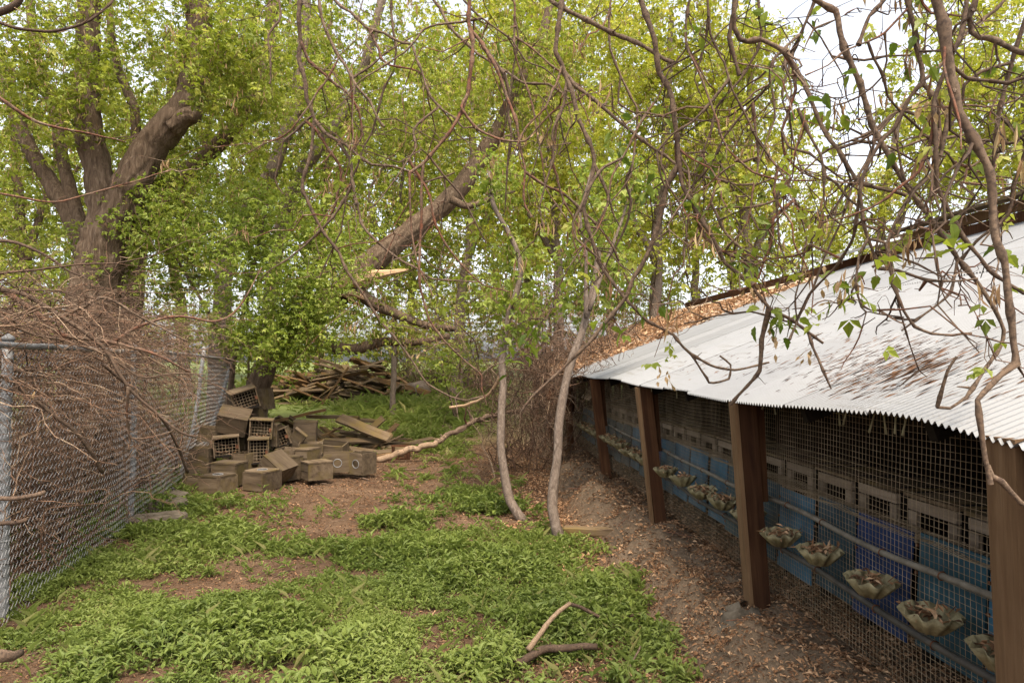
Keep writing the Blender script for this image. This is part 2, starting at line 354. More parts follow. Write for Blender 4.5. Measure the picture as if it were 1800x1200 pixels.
# ------------------------------------------------------------------ chain-link fence
def ray_ground(x, y):
    d = EYE * F / (y - HY)
    for _ in range(6):
        P = px(x, y, d); d = (EYE - float(gz(P[0], P[1]))) * F / (y - HY)
    P = px(x, y, d); return np.array([P[0], P[1], float(gz(P[0], P[1]))])
FB = [ray_ground(-60, 1150), ray_ground(22, 1085), ray_ground(215, 938), ray_ground(306, 864), ray_ground(354, 812)]
fence_pts = np.array([b[:2] for b in FB])
def fence_x(y): return np.interp(y, fence_pts[:, 1], fence_pts[:, 0])
FH = 1.74
def build_fence():
    root = empty('chain_link_fence', tuple(FB[1]), 'sagging grey chain link fence holding back bare brush', 'fence')
    off = FB[1]
    base = catmull(np.array(FB), .25); base[:, 2] = gz(base[:, 0], base[:, 1])
    L = np.concatenate([[0], np.cumsum(np.linalg.norm(np.diff(base[:, :2], axis=0), axis=1))])
    tot = L[-1]
    def at(s):
        s = np.clip(s, 0, tot); return np.stack([np.interp(s, L, base[:, k]) for k in range(3)], -1)
    def wall(s, h):                      # the wire leans out over the yard towards its far end and bellies
        b = at(s); t = np.asarray(s) / tot
        lean = .03 + .50 * sstep(.45, 1.0, t)
        n = np.array([1.0, .25, 0]); n /= np.linalg.norm(n)
        bel = .05 * np.sin(np.clip(h / FH, 0, 1) * math.pi) * (vnoise(np.asarray(s) * 1.3, np.asarray(s) * 0 + 2) * 1.6 - .3)
        dn = lean * (h / FH) + bel
        P = b + n * dn[..., None]; P[..., 2] = b[..., 2] + h * (1 - .05 * sstep(.5, 1, t)); return P
    # woven wire: every wire is a zigzag standing upright, hooked into its neighbours
    pitch = .062; n = int(tot / pitch); rows = int(FH / pitch * 1.0) * 2
    m = MB()
    k = np.arange(rows + 1); hgt = k / rows * FH
    s0 = np.arange(n)[:, None] * pitch + (np.where(k % 2 == 0, 0, pitch * 1.06))[None]
    H = np.broadcast_to(hgt[None], s0.shape)
    P = wall(s0, H.copy()); nrm = np.array([.97, .24, 0]); P = P + nrm * (np.where(k % 2 == 0, .004, -.004))[None, :, None]
    m.tubes(P - off, .0022, 3)
    m.build('wire_netting', M['chain'], root, False, 'stuff')
    s = np.linspace(0, tot * .97, 60); m = MB(); P = wall(s, np.full(60, FH + .015)); m.tubes(P - off, .021, 8, cap=True); m.build('top_rail', M['galv'], root, True)
    for s_, hh, r in ((np.linalg.norm(fence_pts[1] - fence_pts[0]), FH + .05, .032), (tot * .43, FH + .05, .026), (tot * .74, FH + .12, .026), (tot * .985, FH + .3, .028)):
        h = np.linspace(-.2, hh, 8); P = wall(np.full(8, s_), h); P = P + np.array([-.055, -.01, 0])
        m = MB(); m.tubes(P - off, r, 10, cap=True); po = m.build('post', M['galv'], root, True)
        m = MB(); m.tubes(np.array([P[-1] - off, P[-1] - off + [0, 0, .02], P[-1] - off + [0, 0, .045]]), [r * 1.25, r * 1.2, .004], 10, cap=True); m.build('post_cap', M['galv'], po, True)
        for hh2 in (.5, 1.0, 1.45):
            c = wall(np.array([s_]), np.array([hh2]))[0] - off + np.array([-.055, -.01, 0]); a = np.linspace(0, 2 * math.pi, 13)
            m = MB(); m.tubes(c + np.stack([np.cos(a) * (r + .003), np.sin(a) * (r + .003), a * 0], -1), .003, 4); m.build('tie_band', M['galv'], po)
    # three strands strung under the rail
    return root
build_fence()

# ------------------------------------------------------------------ shed
EAVE_P, EAVE_Z, TAN = 1.50, 1.452, .372
RIDGE_P = 6.2
Q0, Q1, Q2 = -1.6, 10.35, 19.0
def roof_z(p, q):
    sag = .007 * np.sin(q * 2.9 + .6) * sstep(2.4, 1.5, p) + .012 * np.sin(q * 1.1)
    return EAVE_Z + TAN * (p - EAVE_P) + sag - .05 * sstep(2.3, 1.5, q) * sstep(4, 1.5, p)
def build_shed():
    root = empty('animal_shed', tuple(S(1.6, 4.0, .17)), 'long low wooden animal shed with white corrugated roof and wire cage front', 'shed')
    off = S(1.6, 4.0, .17)
    # ---- corrugated sheets, each its own piece
    pit = .032; per = 21; ang = math.atan(TAN)
    def sheet(q_a, p_a, p_b, lift, mat, name='roof_sheet', parent=root, seg=6):
        w = per * pit + pit
        nq = int(per + 1) * 6; qs = q_a + np.arange(nq + 1) / 6 * pit; ps = np.linspace(p_a, p_b, seg + 1)
        PP, QQ = np.meshgrid(ps, qs, indexing='ij'); tw = RNG.normal(0, .004)
        Z = roof_z(PP, QQ) + .0078 * np.cos((QQ) / pit * 2 * math.pi) + lift + tw * (QQ - q_a)
        V = S(PP, QQ, Z) - off; a, b_ = PP.shape; I = np.arange(a * b_).reshape(a, b_)
        Fc = np.stack([I[:-1, :-1], I[1:, :-1], I[1:, 1:], I[:-1, 1:]], -1).reshape(-1, 4)
        m = MB(); m.add(V, Fc, .5); o = m.build(name, mat, parent, True)
        return o
    k = 0; q = Q0
    while q < Q1 - .1:
        e = RNG.normal(0, .018)
        sheet(q, EAVE_P + e, 3.9, .002 * (k % 2) , M['roof']); sheet(q, 3.8, RIDGE_P - .15, .010 + .002 * (k % 2), M['roof'], seg=4)
        q += per * pit; k += 1
    q = Q1 + .12
    while q < Q2:
        sheet(q, EAVE_P + .1 + RNG.normal(0, .04), 4.0, -.03 + .002 * (k % 2), M['roof_old'], seg=5); sheet(q, 3.9, RIDGE_P - .15, -.022 + .002 * (k % 2), M['roof_old'], seg=3)
        q += per * pit; k += 1
    # far slope of the roof
    qs = np.linspace(Q0, Q2, 40); ps = np.array([RIDGE_P + .15, 10.9]); PP, QQ = np.meshgrid(ps, qs, indexing='ij')
    V = S(PP, QQ, roof_z(2 * RIDGE_P - PP, QQ)) - off; I = np.arange(80).reshape(2, 40)
    m = MB(); m.add(V, np.stack([I[:-1, :-1], I[:-1, 1:], I[1:, 1:], I[1:, :-1]], -1).reshape(-1, 4), .5); m.build('rear_roof', M['roof'], root, True)
    # rotated box along the shed
    R = Matrix.Rotation(SA, 3, 'Z')
    def sbox(name, p, q, z, dp, dq, dz, mat, parent=root, tilt=0.0, jit=0.0):
        m = MB(); rot = np.array(R @ Matrix.Rotation(tilt, 3, 'Y')); m.box((0, 0, 0), (dp, dq, dz), None, .5, 0, jit)
        o = m.build(name, mat, parent); c = S(p, q, z) - off; o.location = c; o.rotation_euler = Matrix(rot.tolist()).to_euler(); return o
    zr = float(roof_z(RIDGE_P, 4))
    for (qa, qb) in ((Q0, 3.4), (3.42, 6.9), (6.93, 9.3)):
        sbox('ridge_board', RIDGE_P - .12, (qa + qb) / 2, zr + .04, .04, qb - qa, .13, M['post_dark'])
        sbox('ridge_beam', RIDGE_P - .05, (qa + qb) / 2, zr + .20, .05, qb - qa, .12, M['post_warm'])
    for qq in np.arange(Q0 + .4, 9.2, .62): sbox('ridge_strut', RIDGE_P - .05, qq, zr + .12, .05, .07, .05, M['post_dark'])
    for qa in np.arange(Q0, 9.0, 1.8):
        sbox('ridge_cap_board', RIDGE_P - .14, qa + .9, zr + .285, .34, 1.78, .03, M['plank_grey'], tilt=-.15)
    sbox('ridge_cap_sheet', RIDGE_P - .05, 10.35, zr + .22, .6, 1.6, .03, M['white_metal'], tilt=-.25)
    sbox('ridge_board', RIDGE_P - .05, 14.2, zr + .04, .04, 9.4, .14, M['post_dark'])
    # rafters and eave purlin
    for qq in np.arange(Q0 + .3, Q2 - .2, .9):
        a = S(1.62, qq, float(roof_z(1.62, qq)) - .09) - off; b_ = S(RIDGE_P - .2, qq, float(roof_z(RIDGE_P - .2, qq)) - .09) - off
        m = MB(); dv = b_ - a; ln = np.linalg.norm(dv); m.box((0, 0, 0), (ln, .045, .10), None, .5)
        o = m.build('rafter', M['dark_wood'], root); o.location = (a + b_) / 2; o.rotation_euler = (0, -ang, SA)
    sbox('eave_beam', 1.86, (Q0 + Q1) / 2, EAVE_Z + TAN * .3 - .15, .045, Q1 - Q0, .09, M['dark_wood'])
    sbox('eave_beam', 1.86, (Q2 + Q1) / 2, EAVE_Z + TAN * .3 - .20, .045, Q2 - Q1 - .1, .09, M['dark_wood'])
    # back wall of boards, added to keep the interior dark; end boards
    for i, qq in enumerate(np.arange(Q0, Q2, .24)): sbox('added_wall_board', 4.6 + .006 * (i % 3), qq + .12, 1.3, .025, .228, 2.6, M['dark_wood'])
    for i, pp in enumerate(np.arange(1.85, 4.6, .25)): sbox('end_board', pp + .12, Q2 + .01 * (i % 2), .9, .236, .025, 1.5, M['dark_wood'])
    # ---- posts
    for i, (q, tilt) in enumerate(((1.83, -.045), (3.74, -.080), (5.90, -.115), (8.25, -.125), (10.6, -.06), (13.0, -.03), (15.5, -.02))):
        zb = float(gz(*S(1.6, q, 0)[:2])) - .15; zt = EAVE_Z + TAN * .02 - .02
        cz = (zb + zt) / 2; h = zt - zb
        pc = 1.55 - tilt * .62
        po = sbox('post', pc, q, cz, .105, .10, h, M['post_warm'] if i in (0,) else M['post_dark'], tilt=tilt, jit=.004)
        br = sbox('brace_board', pc + .087 + tilt * .4, q + .05, 1.16, .045, .10, .60 if i else .5, M['post_dark'], tilt=tilt * .6)
        if i in (1, 2): sbox('edge_batten', pc - .066, q - .012, cz + .01, .022, .088, h - .05, M['post_warm'], tilt=tilt, jit=.003)
        if i == 1:
            m = MB(); a = np.linspace(0, 2 * math.pi, 11)[:-1]; c = S(1.53, q - .06, zb + .15) - off
            rr = [.14, .12, .085, .04]; zz = [-.06, .03, .07, .09]; V = []
            for r_, z_ in zip(rr, zz):
                for t in a: V.append(c + np.array([math.cos(t) * r_ * (1 + .25 * math.sin(3 * t + z_ * 9)), math.sin(t) * r_ * (1 + .2 * math.cos(2 * t)), z_ - .05 + RNG.normal(0, .012)]))
            Fc = [[j * 10 + t, j * 10 + (t + 1) % 10, j * 10 + 10 + (t + 1) % 10, j * 10 + 10 + t] for j in range(3) for t in range(10)]
            m.add(np.array(V), Fc, .5); m.build('concrete_footing', M['concrete'], root, True)
    # ---- wire front of the cages
    P0 = 1.755; pit = .0265
    def front(q, z):
        q = np.asarray(q, float); z = np.asarray(z, float)
        return S(P0 + .012 * (vnoise(q * 2.3, z * 3) - .5) + .02 * np.clip(.7 - z, 0, 1), q + .004 * (vnoise(q * 7, z * 9) - .5), z + .016 * (vnoise(q * 1.5, q * 0 + 7) - .5))
    def mesh(qa, qb, name):
        m = MB(); qs = np.arange(qa, qb, pit); zs = np.linspace(.34, EAVE_Z + .075, 12)
        m.tubes(front(qs[:, None] + 0 * zs, 0 * qs[:, None] + zs) - off, .0010, 3)
        zz = np.arange(.34, EAVE_Z + .075, pit); ql = np.arange(qa, qb + .05, .12)
        m.tubes(front(0 * zz[:, None] + ql, zz[:, None] + 0 * ql) - off, .0010, 3)
        m.build(name, M['mesh_wire'], root, False, 'stuff')
    for a, b_ in ((-.6, 1.93), (1.93, 3.78), (3.78, 5.93), (5.93, 8.3), (8.3, 10.6), (10.6, 13.0)): mesh(a, b_, 'wire_front')
    def lid(qa, qb):
        m = MB(); qs = np.arange(qa, qb, pit); ps = np.linspace(P0 + .01, 2.02, 5)
        f = lambda p, q: S(p, q, .955 - .15 * (p - 1.765) + .022 * (vnoise(q * 1.7, p * 3) - .5) + .012 * (vnoise(q * 9, p * 5) - .5))
        m.tubes(f(0 * qs[:, None] + ps, qs[:, None] + 0 * ps) - off, .0012, 3)
        pp = np.arange(P0 + .01, 2.02, pit); ql = np.arange(qa, qb + .04, .1)
        m.tubes(f(pp[:, None] + 0 * ql, 0 * pp[:, None] + ql) - off, .0012, 3); m.build('cage_lid', M['mesh_wire'], root, False, 'stuff')
    for a, b_ in ((-.6, 1.93), (1.93, 3.78), (3.78, 5.93), (5.93, 8.3), (8.3, 10.6)): lid(a, b_)
    # ---- blue front panels and nest boxes, one for each cage
    cols = ['blue_grey', 'blue_grey', 'blue_teal', 'blue_deep', 'blue_teal', 'blue_grey', 'blue_dark', 'blue_grey', 'blue_teal', 'blue_dark', 'blue_grey', 'blue_teal']
    for i in range(26):
        q = .25 + i * .40
        sel = {6: 'blue_deep', 5: 'blue_teal', 4: 'blue_grey', 3: 'blue_grey', 7: 'blue_dark', 8: 'blue_grey'}.get(i, cols[(i * 5) % 12])
        pa = sbox('front_panel', 1.812 + RNG.normal(0, .006), q + .215, .715 + RNG.normal(0, .012), .008, (.385, .36, .39, .33)[i % 4], .45, M[sel], tilt=.06 + RNG.normal(0, .012))
        if i < 12:
            for zz in (-.17, -.06, .06, .17):
                m = MB(); m.box((-.006, .19, zz), (.008, .012, .012), None, .5); m.build('screw', M['rust'], pa)
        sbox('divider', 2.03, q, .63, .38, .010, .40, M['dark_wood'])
    for i in range(27):
        q = .30 + i * .40; w = .325 + RNG.normal(0, .012); z0 = .990 + RNG.normal(0, .005)
        nb = sbox('nest_box_front', 2.05, q + .18, z0, .022, w, .046, M['nest_wood'])
        for sgn in (-1, 1):
            m = MB(); m.box((0, sgn * (w / 2 - .027), -.10), (.02, .054, .142), None, .5); m.build('jamb', M['nest_wood'], nb)
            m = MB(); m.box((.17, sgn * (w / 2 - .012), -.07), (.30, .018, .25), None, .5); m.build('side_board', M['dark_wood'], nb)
        m = MB(); m.box((.15, 0, .042), (.34, w + .03, .016), None, .5); m.build('lid_board', M['plank_grey'], nb)
    # ---- bits hanging from the eave
    for (x, y) in ((1358, 716), (1373, 722), (1495, 742), (1510, 748), (1563, 752), (1580, 750), (1603, 747), (1623, 748), (1148, 685), (1195, 690)):
        q = F * 1.55 / (x - 821.0); P = S(1.55, q, EAVE_Z); h = .04 + RNG.random() * .03
        m = MB(); t = np.linspace(0, 1, 4)[:, None]; m.tubes((P - off) + np.array([0, 0, .0]) - t * np.array([RNG.normal(0, .01), RNG.normal(0, .01), h + .01]), [.004, .003, .004, .005], 5, cap=True)
        m.build('hanging_strip', M['bowl'], root)
    # loose torn roof piece hanging under the broken end
    m = MB(); n = 60; qs = np.linspace(0, .7, n); ps = np.linspace(0, .55, 4); PP, QQ = np.meshgrid(ps, qs, indexing='ij')
    V = S(1.62 + PP * .55 + .1, 9.55 + QQ, 1.10 + PP * .75 + .006 * np.cos(QQ / .032 * 6.283)) - off; I = np.arange(4 * n).reshape(4, n)
    m.add(V, np.stack([I[:-1, :-1], I[1:, :-1], I[1:, 1:], I[:-1, 1:]], -1).reshape(-1, 4), .5); m.build('torn_roof_sheet', M['roof_old'], root, True)
    return root
build_shed()

# pipes along the cages
def pipe(name, p, z, r, mat, label, seed, qa=-.5, qb=10.8):
    rg = np.random.default_rng(seed); q = np.arange(qa, qb, .12)
    zz = z + .02 * (vnoise(q * 1.1, q * 0 + seed) - .5) * 2 + .006 * np.sin(q * 5 + seed)
    P = S(p + .012 * (vnoise(q * .9, q * 0 + seed + 4) - .5), q, zz)
    o = P[10].copy(); root = empty(name, tuple(o), label, 'pipe')
    m = MB(); m.tubes(P - o, r, 8, cap=True); m.build('tube', mat, root, True)
    for s in np.arange(qa + .3, qb, .43):
        i = int((s - qa) / .12); c = P[i] - o; a = np.linspace(0, 2 * math.pi, 11)
        m = MB(); m.tubes(c + np.stack([np.cos(a) * (r + .002), a * 0, np.sin(a) * (r + .002)], -1), .0028, 4); m.build('wire_tie', M['rust'], root)
pipe('water_pipe', 1.722, .862, .0135, M['pipe'], 'upper grey water pipe running along the cage fronts', 3)
pipe('feed_pipe', 1.700, .632, .0145, M['pipe_dark'], 'lower dark pipe beneath the feeder bowls on the cages', 11)

# fluted feeder bowls, one on every cage
def bowl(q, i):
    P = S(1.652, q, .70 + RNG.normal(0, .006)); root = empty('feeder_bowl', tuple(P), i, 'bowl', 'feeder bowls along the cages')
    root.rotation_euler = (RNG.normal(0, .05), RNG.normal(.0, .05), SA + RNG.normal(0, .15))
    n = 80; m = MB(); V = []
    prof = [(.018, -.014), (.046, -.004), (.076, .032), (.100, .066)]
    a = np.arange(n) / n * 2 * math.pi; fl = np.cos(a * 10)
    for (r, z) in prof: V.append(np.stack([np.cos(a) * r * (1 + .085 * fl * (r / .095)), np.sin(a) * r * (1 + .085 * fl * (r / .095)), z - .006 * fl * (r / .095) ** 2 + 0 * a], -1))
    inn = [V[3] * [.97, .97, 1], V[2] * [.95, .95, 1] + [0, 0, .004], V[1] * [.9, .9, 1] + [0, 0, .006]]
    V = np.concatenate(V + inn)
    Fc = [[j * n + t, j * n + (t + 1) % n, j * n + n + (t + 1) % n, j * n + n + t] for j in range(6) for t in range(n)]
    m.add(V, Fc, .5); m.build('cup', M['bowl'], root, True)
    k = 46; C = np.stack([RNG.normal(0, .032, k), RNG.normal(0, .032, k), .045 + RNG.random(k) * .04], -1)
    m = MB(); m.leaves(C, RNG.normal(0, 1, (k, 3)) * [1, 1, .5], RNG.normal(0, 1, (k, 3)) + [0, 0, 1.5], .03 + RNG.random(k) * .025, .014, None, 0); m.build('dry_litter', M['chip'], root, False, 'stuff')
    a = np.linspace(0, 1, 6)[:, None]; m = MB(); m.tubes(np.array([.07, 0, .05]) + a * np.array([.035, 0, .03]), .002, 4); m.build('hook', M['rust'], root)
BL = {2.0: 'fluted feeder bowl tucked behind the warm brown corner post', 2.34: 'fluted feeder bowl on the dark teal panel next to the deep blue one', 2.70: 'fluted feeder bowl in front of the deep blue panel',
      3.11: 'fluted feeder bowl with heaped litter between the deep blue panel and the pale edged post', 3.50: 'fluted feeder bowl hanging right beside the pale edged post'}
for q in (1.62, 2.0, 2.34, 2.70, 3.11, 3.50, 3.92, 4.34, 4.71, 5.14, 5.6, 6.2, 6.55, 6.9, 7.25, 7.6, 7.95, 8.5, 8.9, 9.3, 9.7):
    bowl(q, BL.get(q, 'fluted feeder bowl on the cages between the pale edged post and the next post' if q < 5.9 else 'small looking fluted feeder bowl on the far cages beyond the second dark post' if q > 3.6 else 'fluted feeder bowl beyond the warm brown corner post'))

# ------------------------------------------------------------------ loose things made of wood: nest boxes, heaps
def plank_obj(name, P, dims, rot, mat, label, cat, group=None, warp=.006):
    m = MB(); L, W, T = dims; n = 5
    xs = np.linspace(-L / 2, L / 2, n); V = []
    for i, x in enumerate(xs):
        b = RNG.normal(0, warp * .5); e = RNG.normal(0, .012 if i in (0, n - 1) else 0, 4)
        for j, (y, z) in enumerate(((-1, -1), (1, -1), (1, 1), (-1, 1))): V.append([x + e[j], y * W / 2 + b + RNG.normal(0, .0015), z * T / 2 + b])
    Fc = [[i * 4 + j, i * 4 + 4 + j, i * 4 + 4 + (j + 1) % 4, i * 4 + (j + 1) % 4] for i in range(n - 1) for j in range(4)] + [[0, 1, 2, 3], [n * 4 - 1, n * 4 - 2, n * 4 - 3, n * 4 - 4]]
    m.add(np.array(V), Fc, .5); o = m.build(name, mat); o.location = tuple(P); o.rotation_euler = rot
    return tag(o, label, cat, group)

BG = 'nest boxes dumped against the fence'
def nest_box(c, w, h, dep, rot, kind, label):
    """c = centre; local x width, y depth (front = -y), z height"""
    root = empty('nest_box', tuple(c), label, 'box', BG); root.rotation_euler = tuple(math.radians(a) for a in rot)
    t = .018
    def panel(name, cc, dims, ax=None):
        m = MB(); m.box((0, 0, 0), dims, None, .5, 0, .0018); o = m.build(name, M['dark_wood'] if kind == 'wire' and name in ('back_panel', 'bottom_panel') else M['box_wood'], root); o.location = cc; return o  # wire boxes: inner shade painted as darker wood on back and bottom
    for s in (-1, 1): panel('side_panel', (s * (w / 2 - t / 2), 0, 0), (t, dep, h))
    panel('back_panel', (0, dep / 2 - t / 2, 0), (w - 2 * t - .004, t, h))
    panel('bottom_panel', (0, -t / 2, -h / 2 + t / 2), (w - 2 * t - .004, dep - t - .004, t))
    def holed(name, wd, hd, r, origin, axes):
        # plate wd x hd with a round hole, built in the plane of two axes
        n = 20; a = np.arange(n) / n * 2 * math.pi; ux, uy, un = [np.array(v, float) for v in axes]
        sq = np.stack([np.cos(a), np.sin(a)], -1); sq = sq / np.abs(sq).max(1, keepdims=True) * np.array([wd / 2, hd / 2])
        ci = np.stack([np.cos(a) * r, np.sin(a) * r], -1); V = []
        for z in (0, t):
            for arr in (sq, ci): V.append(arr[:, :1] * ux + arr[:, 1:] * uy + un * (z - t / 2))
        V = np.concatenate(V); Fc = []
        for i in range(n):
            j = (i + 1) % n; Fc += [[i, j, n + j, n + i], [2 * n + i, 3 * n + i, 3 * n + j, 2 * n + j], [i, 2 * n + i, 2 * n + j, j], [n + i, n + j, 3 * n + j, 3 * n + i]]
        m = MB(); m.add(V, Fc, .5); o = m.build(name, M['box_wood'], root); o.location = origin
        aa = np.linspace(0, 2 * math.pi, 25); m = MB(); m.tubes((np.cos(aa)[:, None] * ux + np.sin(aa)[:, None] * uy) * r + un * (t * .45), .006, 5); m.build('metal_ring', M['galv'], o, True)
    if kind == 'hole_top':
        holed('top_panel', w + .01, dep + .01, .062, (-.03 * 0, 0, h / 2 + t / 2), ((1, 0, 0), (0, 1, 0), (0, 0, 1))); panel('front_panel', (0, -dep / 2 + t / 2, 0), (w - 2 * t - .004, t, h))
    elif kind == 'hole_front':
        holed('front_panel', w - 2 * t - .004, h, .058, (0, -dep / 2 + t / 2, 0), ((1, 0, 0), (0, 0, 1), (0, -1, 0)))
    else:
        if kind != 'open_top': panel('top_panel', (0, 0, h / 2 + t / 2), (w + .01, dep + .01, t))
        if kind in ('plain', 'open_top'):
            hh = h / 2 - .003
            for s in (-1, 1): panel('front_board', (0, -dep / 2 + t / 2, s * (h / 4)), (w - 2 * t - .004, t, hh))
        if kind == 'wire':
            m = MB(); pit = .042; z = np.arange(-h / 2 + .03, h / 2, pit); x = np.arange(-w / 2 + .03, w / 2, pit); y = -dep / 2 + .05
            for zz in z: m.tubes([[-w / 2 + t, y, zz], [0, y, zz], [w / 2 - t, y, zz]], .0024, 4)
            for xx in x: m.tubes([[xx, y - .004, -h / 2 + t], [xx, y - .004, 0], [xx, y - .004, h / 2]], .0024, 4)
            m.build('wire_grille', M['mesh_wire'], root, False, 'stuff')
            m = MB(); m.box((w / 2 - .03, -dep / 2 - .008, 0), (.03, .012, .045), None, .5, 0, .003); m.build('hinge', M['rust'], root)
            k = 16; m = MB(); C = np.stack([RNG.uniform(-.4, .4, k) * w, RNG.uniform(-.5, 0, k) * dep * .8, -h / 2 + t + .01 + RNG.random(k) * .03], -1)
            m.leaves(C, RNG.normal(0, 1, (k, 3)) * [1, 1, .4], RNG.normal(0, 1, (k, 3)) + [0, 0, 2], .04, .02); m.build('dry_litter', M['chip'], root, False, 'stuff')
    return root
W_ = 'wire'; 
BOXES = [  # centre px x, y, depth | width, height, depth in m | rotation | kind | label
 (383, 849, 8.55, .32, .19, .34, (0, 0, -18), 'hole_top', 'weathered nest box on the grass edge with a metal ringed hole in its lid'),
 (461, 843, 8.75, .34, .23, .33, (0, 0, -22), 'hole_top', 'wide brown nest box lying in front of the tilted box, hole in its lid'),
 (487, 822, 9.1, .34, .25, .33, (8, 36, -18), 'plain', 'nest box tipped up on its corner between two closed boxes'),
 (511, 822, 9.35, .22, .30, .25, (0, 0, -42), 'plain', 'narrow nest box standing upright beside the tipped one'),
 (557, 826, 9.25, .28, .22, .34, (0, 0, -52), 'plain', 'closed nest box with dry twigs against its face'),
 (594, 811, 9.75, .46, .26, .30, (0, 0, 12), 'hole_front', 'long nest box with a dark round hole, beside the upright open one'),
 (637, 813, 9.7, .28, .30, .28, (0, 0, -30), 'hole_front', 'upright nest box with a bright metal ring round its hole'),
 (353, 808, 9.2, .31, .34, .30, (0, 0, 4), 'open_top', 'tall rusty stained open nest box close to the fence'),
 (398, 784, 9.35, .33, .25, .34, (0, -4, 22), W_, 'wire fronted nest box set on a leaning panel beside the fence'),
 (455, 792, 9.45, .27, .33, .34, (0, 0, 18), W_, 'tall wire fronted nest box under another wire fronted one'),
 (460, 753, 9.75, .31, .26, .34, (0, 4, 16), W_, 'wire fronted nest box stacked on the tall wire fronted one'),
 (411, 740, 9.65, .40, .26, .34, (24, 12, 14), 'plain', 'mossy closed nest box tilted on the stack by the fence'),
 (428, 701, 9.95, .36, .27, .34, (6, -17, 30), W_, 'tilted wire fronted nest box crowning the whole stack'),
 (455, 704, 10.35, .34, .30, .30, (0, -9, -10), 'plain', 'plain nest box behind the crowning wire fronted one'),
 (341, 851, 8.8, .28, .20, .34, (0, 14, 30), 'open_top', 'sunken nest box leaning beneath the rusty stained tall one'),
 (404, 832, 9.0, .36, .28, .28, (0, 0, -10), 'plain', 'nest box right behind the ringed lid box'),
 (537, 760, 10.5, .34, .34, .28, (0, 3, 12), 'plain', 'upright plain nest box in front of the plank heap'),
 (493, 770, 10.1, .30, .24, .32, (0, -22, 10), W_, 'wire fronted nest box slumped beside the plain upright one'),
 (521, 772, 10.0, .20, .28, .05, (18, 38, 0), 'plain', 'thin nest box lid section leaning on the slumped one'),
 (547, 788, 9.9, .34, .17, .30, (0, 0, 14), 'open_top', 'low open nest box below the plain upright one'),
 (507, 798, 9.6, .28, .16, .28, (0, 3, -8), 'open_top', 'shallow open nest box full of litter behind the narrow upright one'),
 (538, 802, 9.6, .28, .20, .28, (0, 0, -20), 'plain', 'squat nest box wedged behind the twig covered one'),
 (585, 788, 10.1, .40, .17, .28, (10, 4, -6), 'open_top', 'broken open nest box lying behind the long one'),
 (430, 812, 9.3, .22, .26, .26, (0, 0, -14), 'open_top', 'open nest box in the gap below the wire fronted ones'),
 (372, 762, 9.75, .42, .20, .30, (0, 3, 4), 'open_top', 'long open nest box of chips behind the rusty stained one'),
 (470, 765, 10.0, .34, .30, .30, (0, 0, 6), 'plain', 'closed nest box hidden behind the stacked wire fronts'),
 (415, 768, 9.9, .36, .34, .30, (0, 0, 3), 'plain', 'closed nest box under the mossy tilted one'),
 (440, 735, 10.2, .40, .30, .30, (0, 0, -4), 'plain', 'closed nest box buried beneath the crowning ones'),
 (425, 775, 10.15, .40, .40, .30, (0, 0, 10), 'plain', 'deep nest box at the back bottom of the stack'),
]
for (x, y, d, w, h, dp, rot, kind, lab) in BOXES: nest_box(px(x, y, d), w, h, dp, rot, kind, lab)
# litter of chips among the boxes' feet comes with the ground litter below

def heap(n, cx, cy_d, rx, ry, hgt, group, label, sizes, dirn, warm=.25, ws=1.0):
    done = 0
    for i in range(n):
        r = math.sqrt(random.random()); a = random.random() * 6.283
        x = cx + rx * r * math.cos(a); y = cy_d + ry * r * math.sin(a)
        L = random.uniform(*sizes); W = random.uniform(.07, .17) * ws; T = random.uniform(.02, .05) * ws
        prof = hgt * max(0, 1 - r ** 1.5)
        z = float(gz(x, y)) + T / 2 + prof * random.uniform(.25, 1.0) + .02
        rz = random.gauss(dirn, .8); ry_ = random.gauss(0, .26) * (1 if prof > .1 else .25); rx_ = random.gauss(0, .3)
        wm = random.random()
        mat = M['plank_warm'] if wm < warm else M['plank_grey']
        lab = ('orange brown ' if wm < warm else 'grey brown ') + label
        plank_obj('plank', (x, y, z), (L, W, T), (rx_, ry_, rz), mat, lab, 'plank', group + (' warm' if wm < warm else ''))
A = ray_ground(575, 782); heap(60, -3.3, 12.5, 1.7, 1.2, .42, 'planks in the low heap', 'plank in the low heap behind the nest boxes', (.5, 1.5), .1, .3)
plank_obj('plank', px(640, 752, 12.2) , (1.05, .22, .045), (.55, .33, -.25), M['plank_grey'], 'broad mossy board lying across the end of the low heap', 'plank')
plank_obj('plank', px(585, 733, 12.6), (1.0, .14, .06), (0, .02, -.1), M['plank_grey'], 'heavy dark timber on top of the low heap', 'plank')
plank_obj('plank', px(628, 738, 13.3), (.8, .13, .05), (.2, .1, .1), M['plank_grey'], 'short dark timber behind the broad mossy board', 'plank')
plank_obj('plank', px(515, 733, 12.4), (1.2, .1, .05), (0, -.22, .15), M['plank_warm'], 'slanting beam sticking up over the plain upright nest box', 'plank')
heap(150, -5.75, 23.6, 2.9, 1.6, 1.55, 'planks in the tall heap', 'board in the tall timber heap on the far grass', (.7, 2.2), -.12, .22, 1.7)
plank_obj('plank', px(582, 688, 21.9), (1.9, .09, .06), (0, -.95, .1), M['plank_warm'], 'long pale pole propped up against the tall timber heap', 'pole')
plank_obj('plank', px(700, 676, 23.0), (2.3, .2, .16), (0, .25, -.15), M['plank_warm'], 'thick squared beam sloping down the end of the tall timber heap', 'beam')
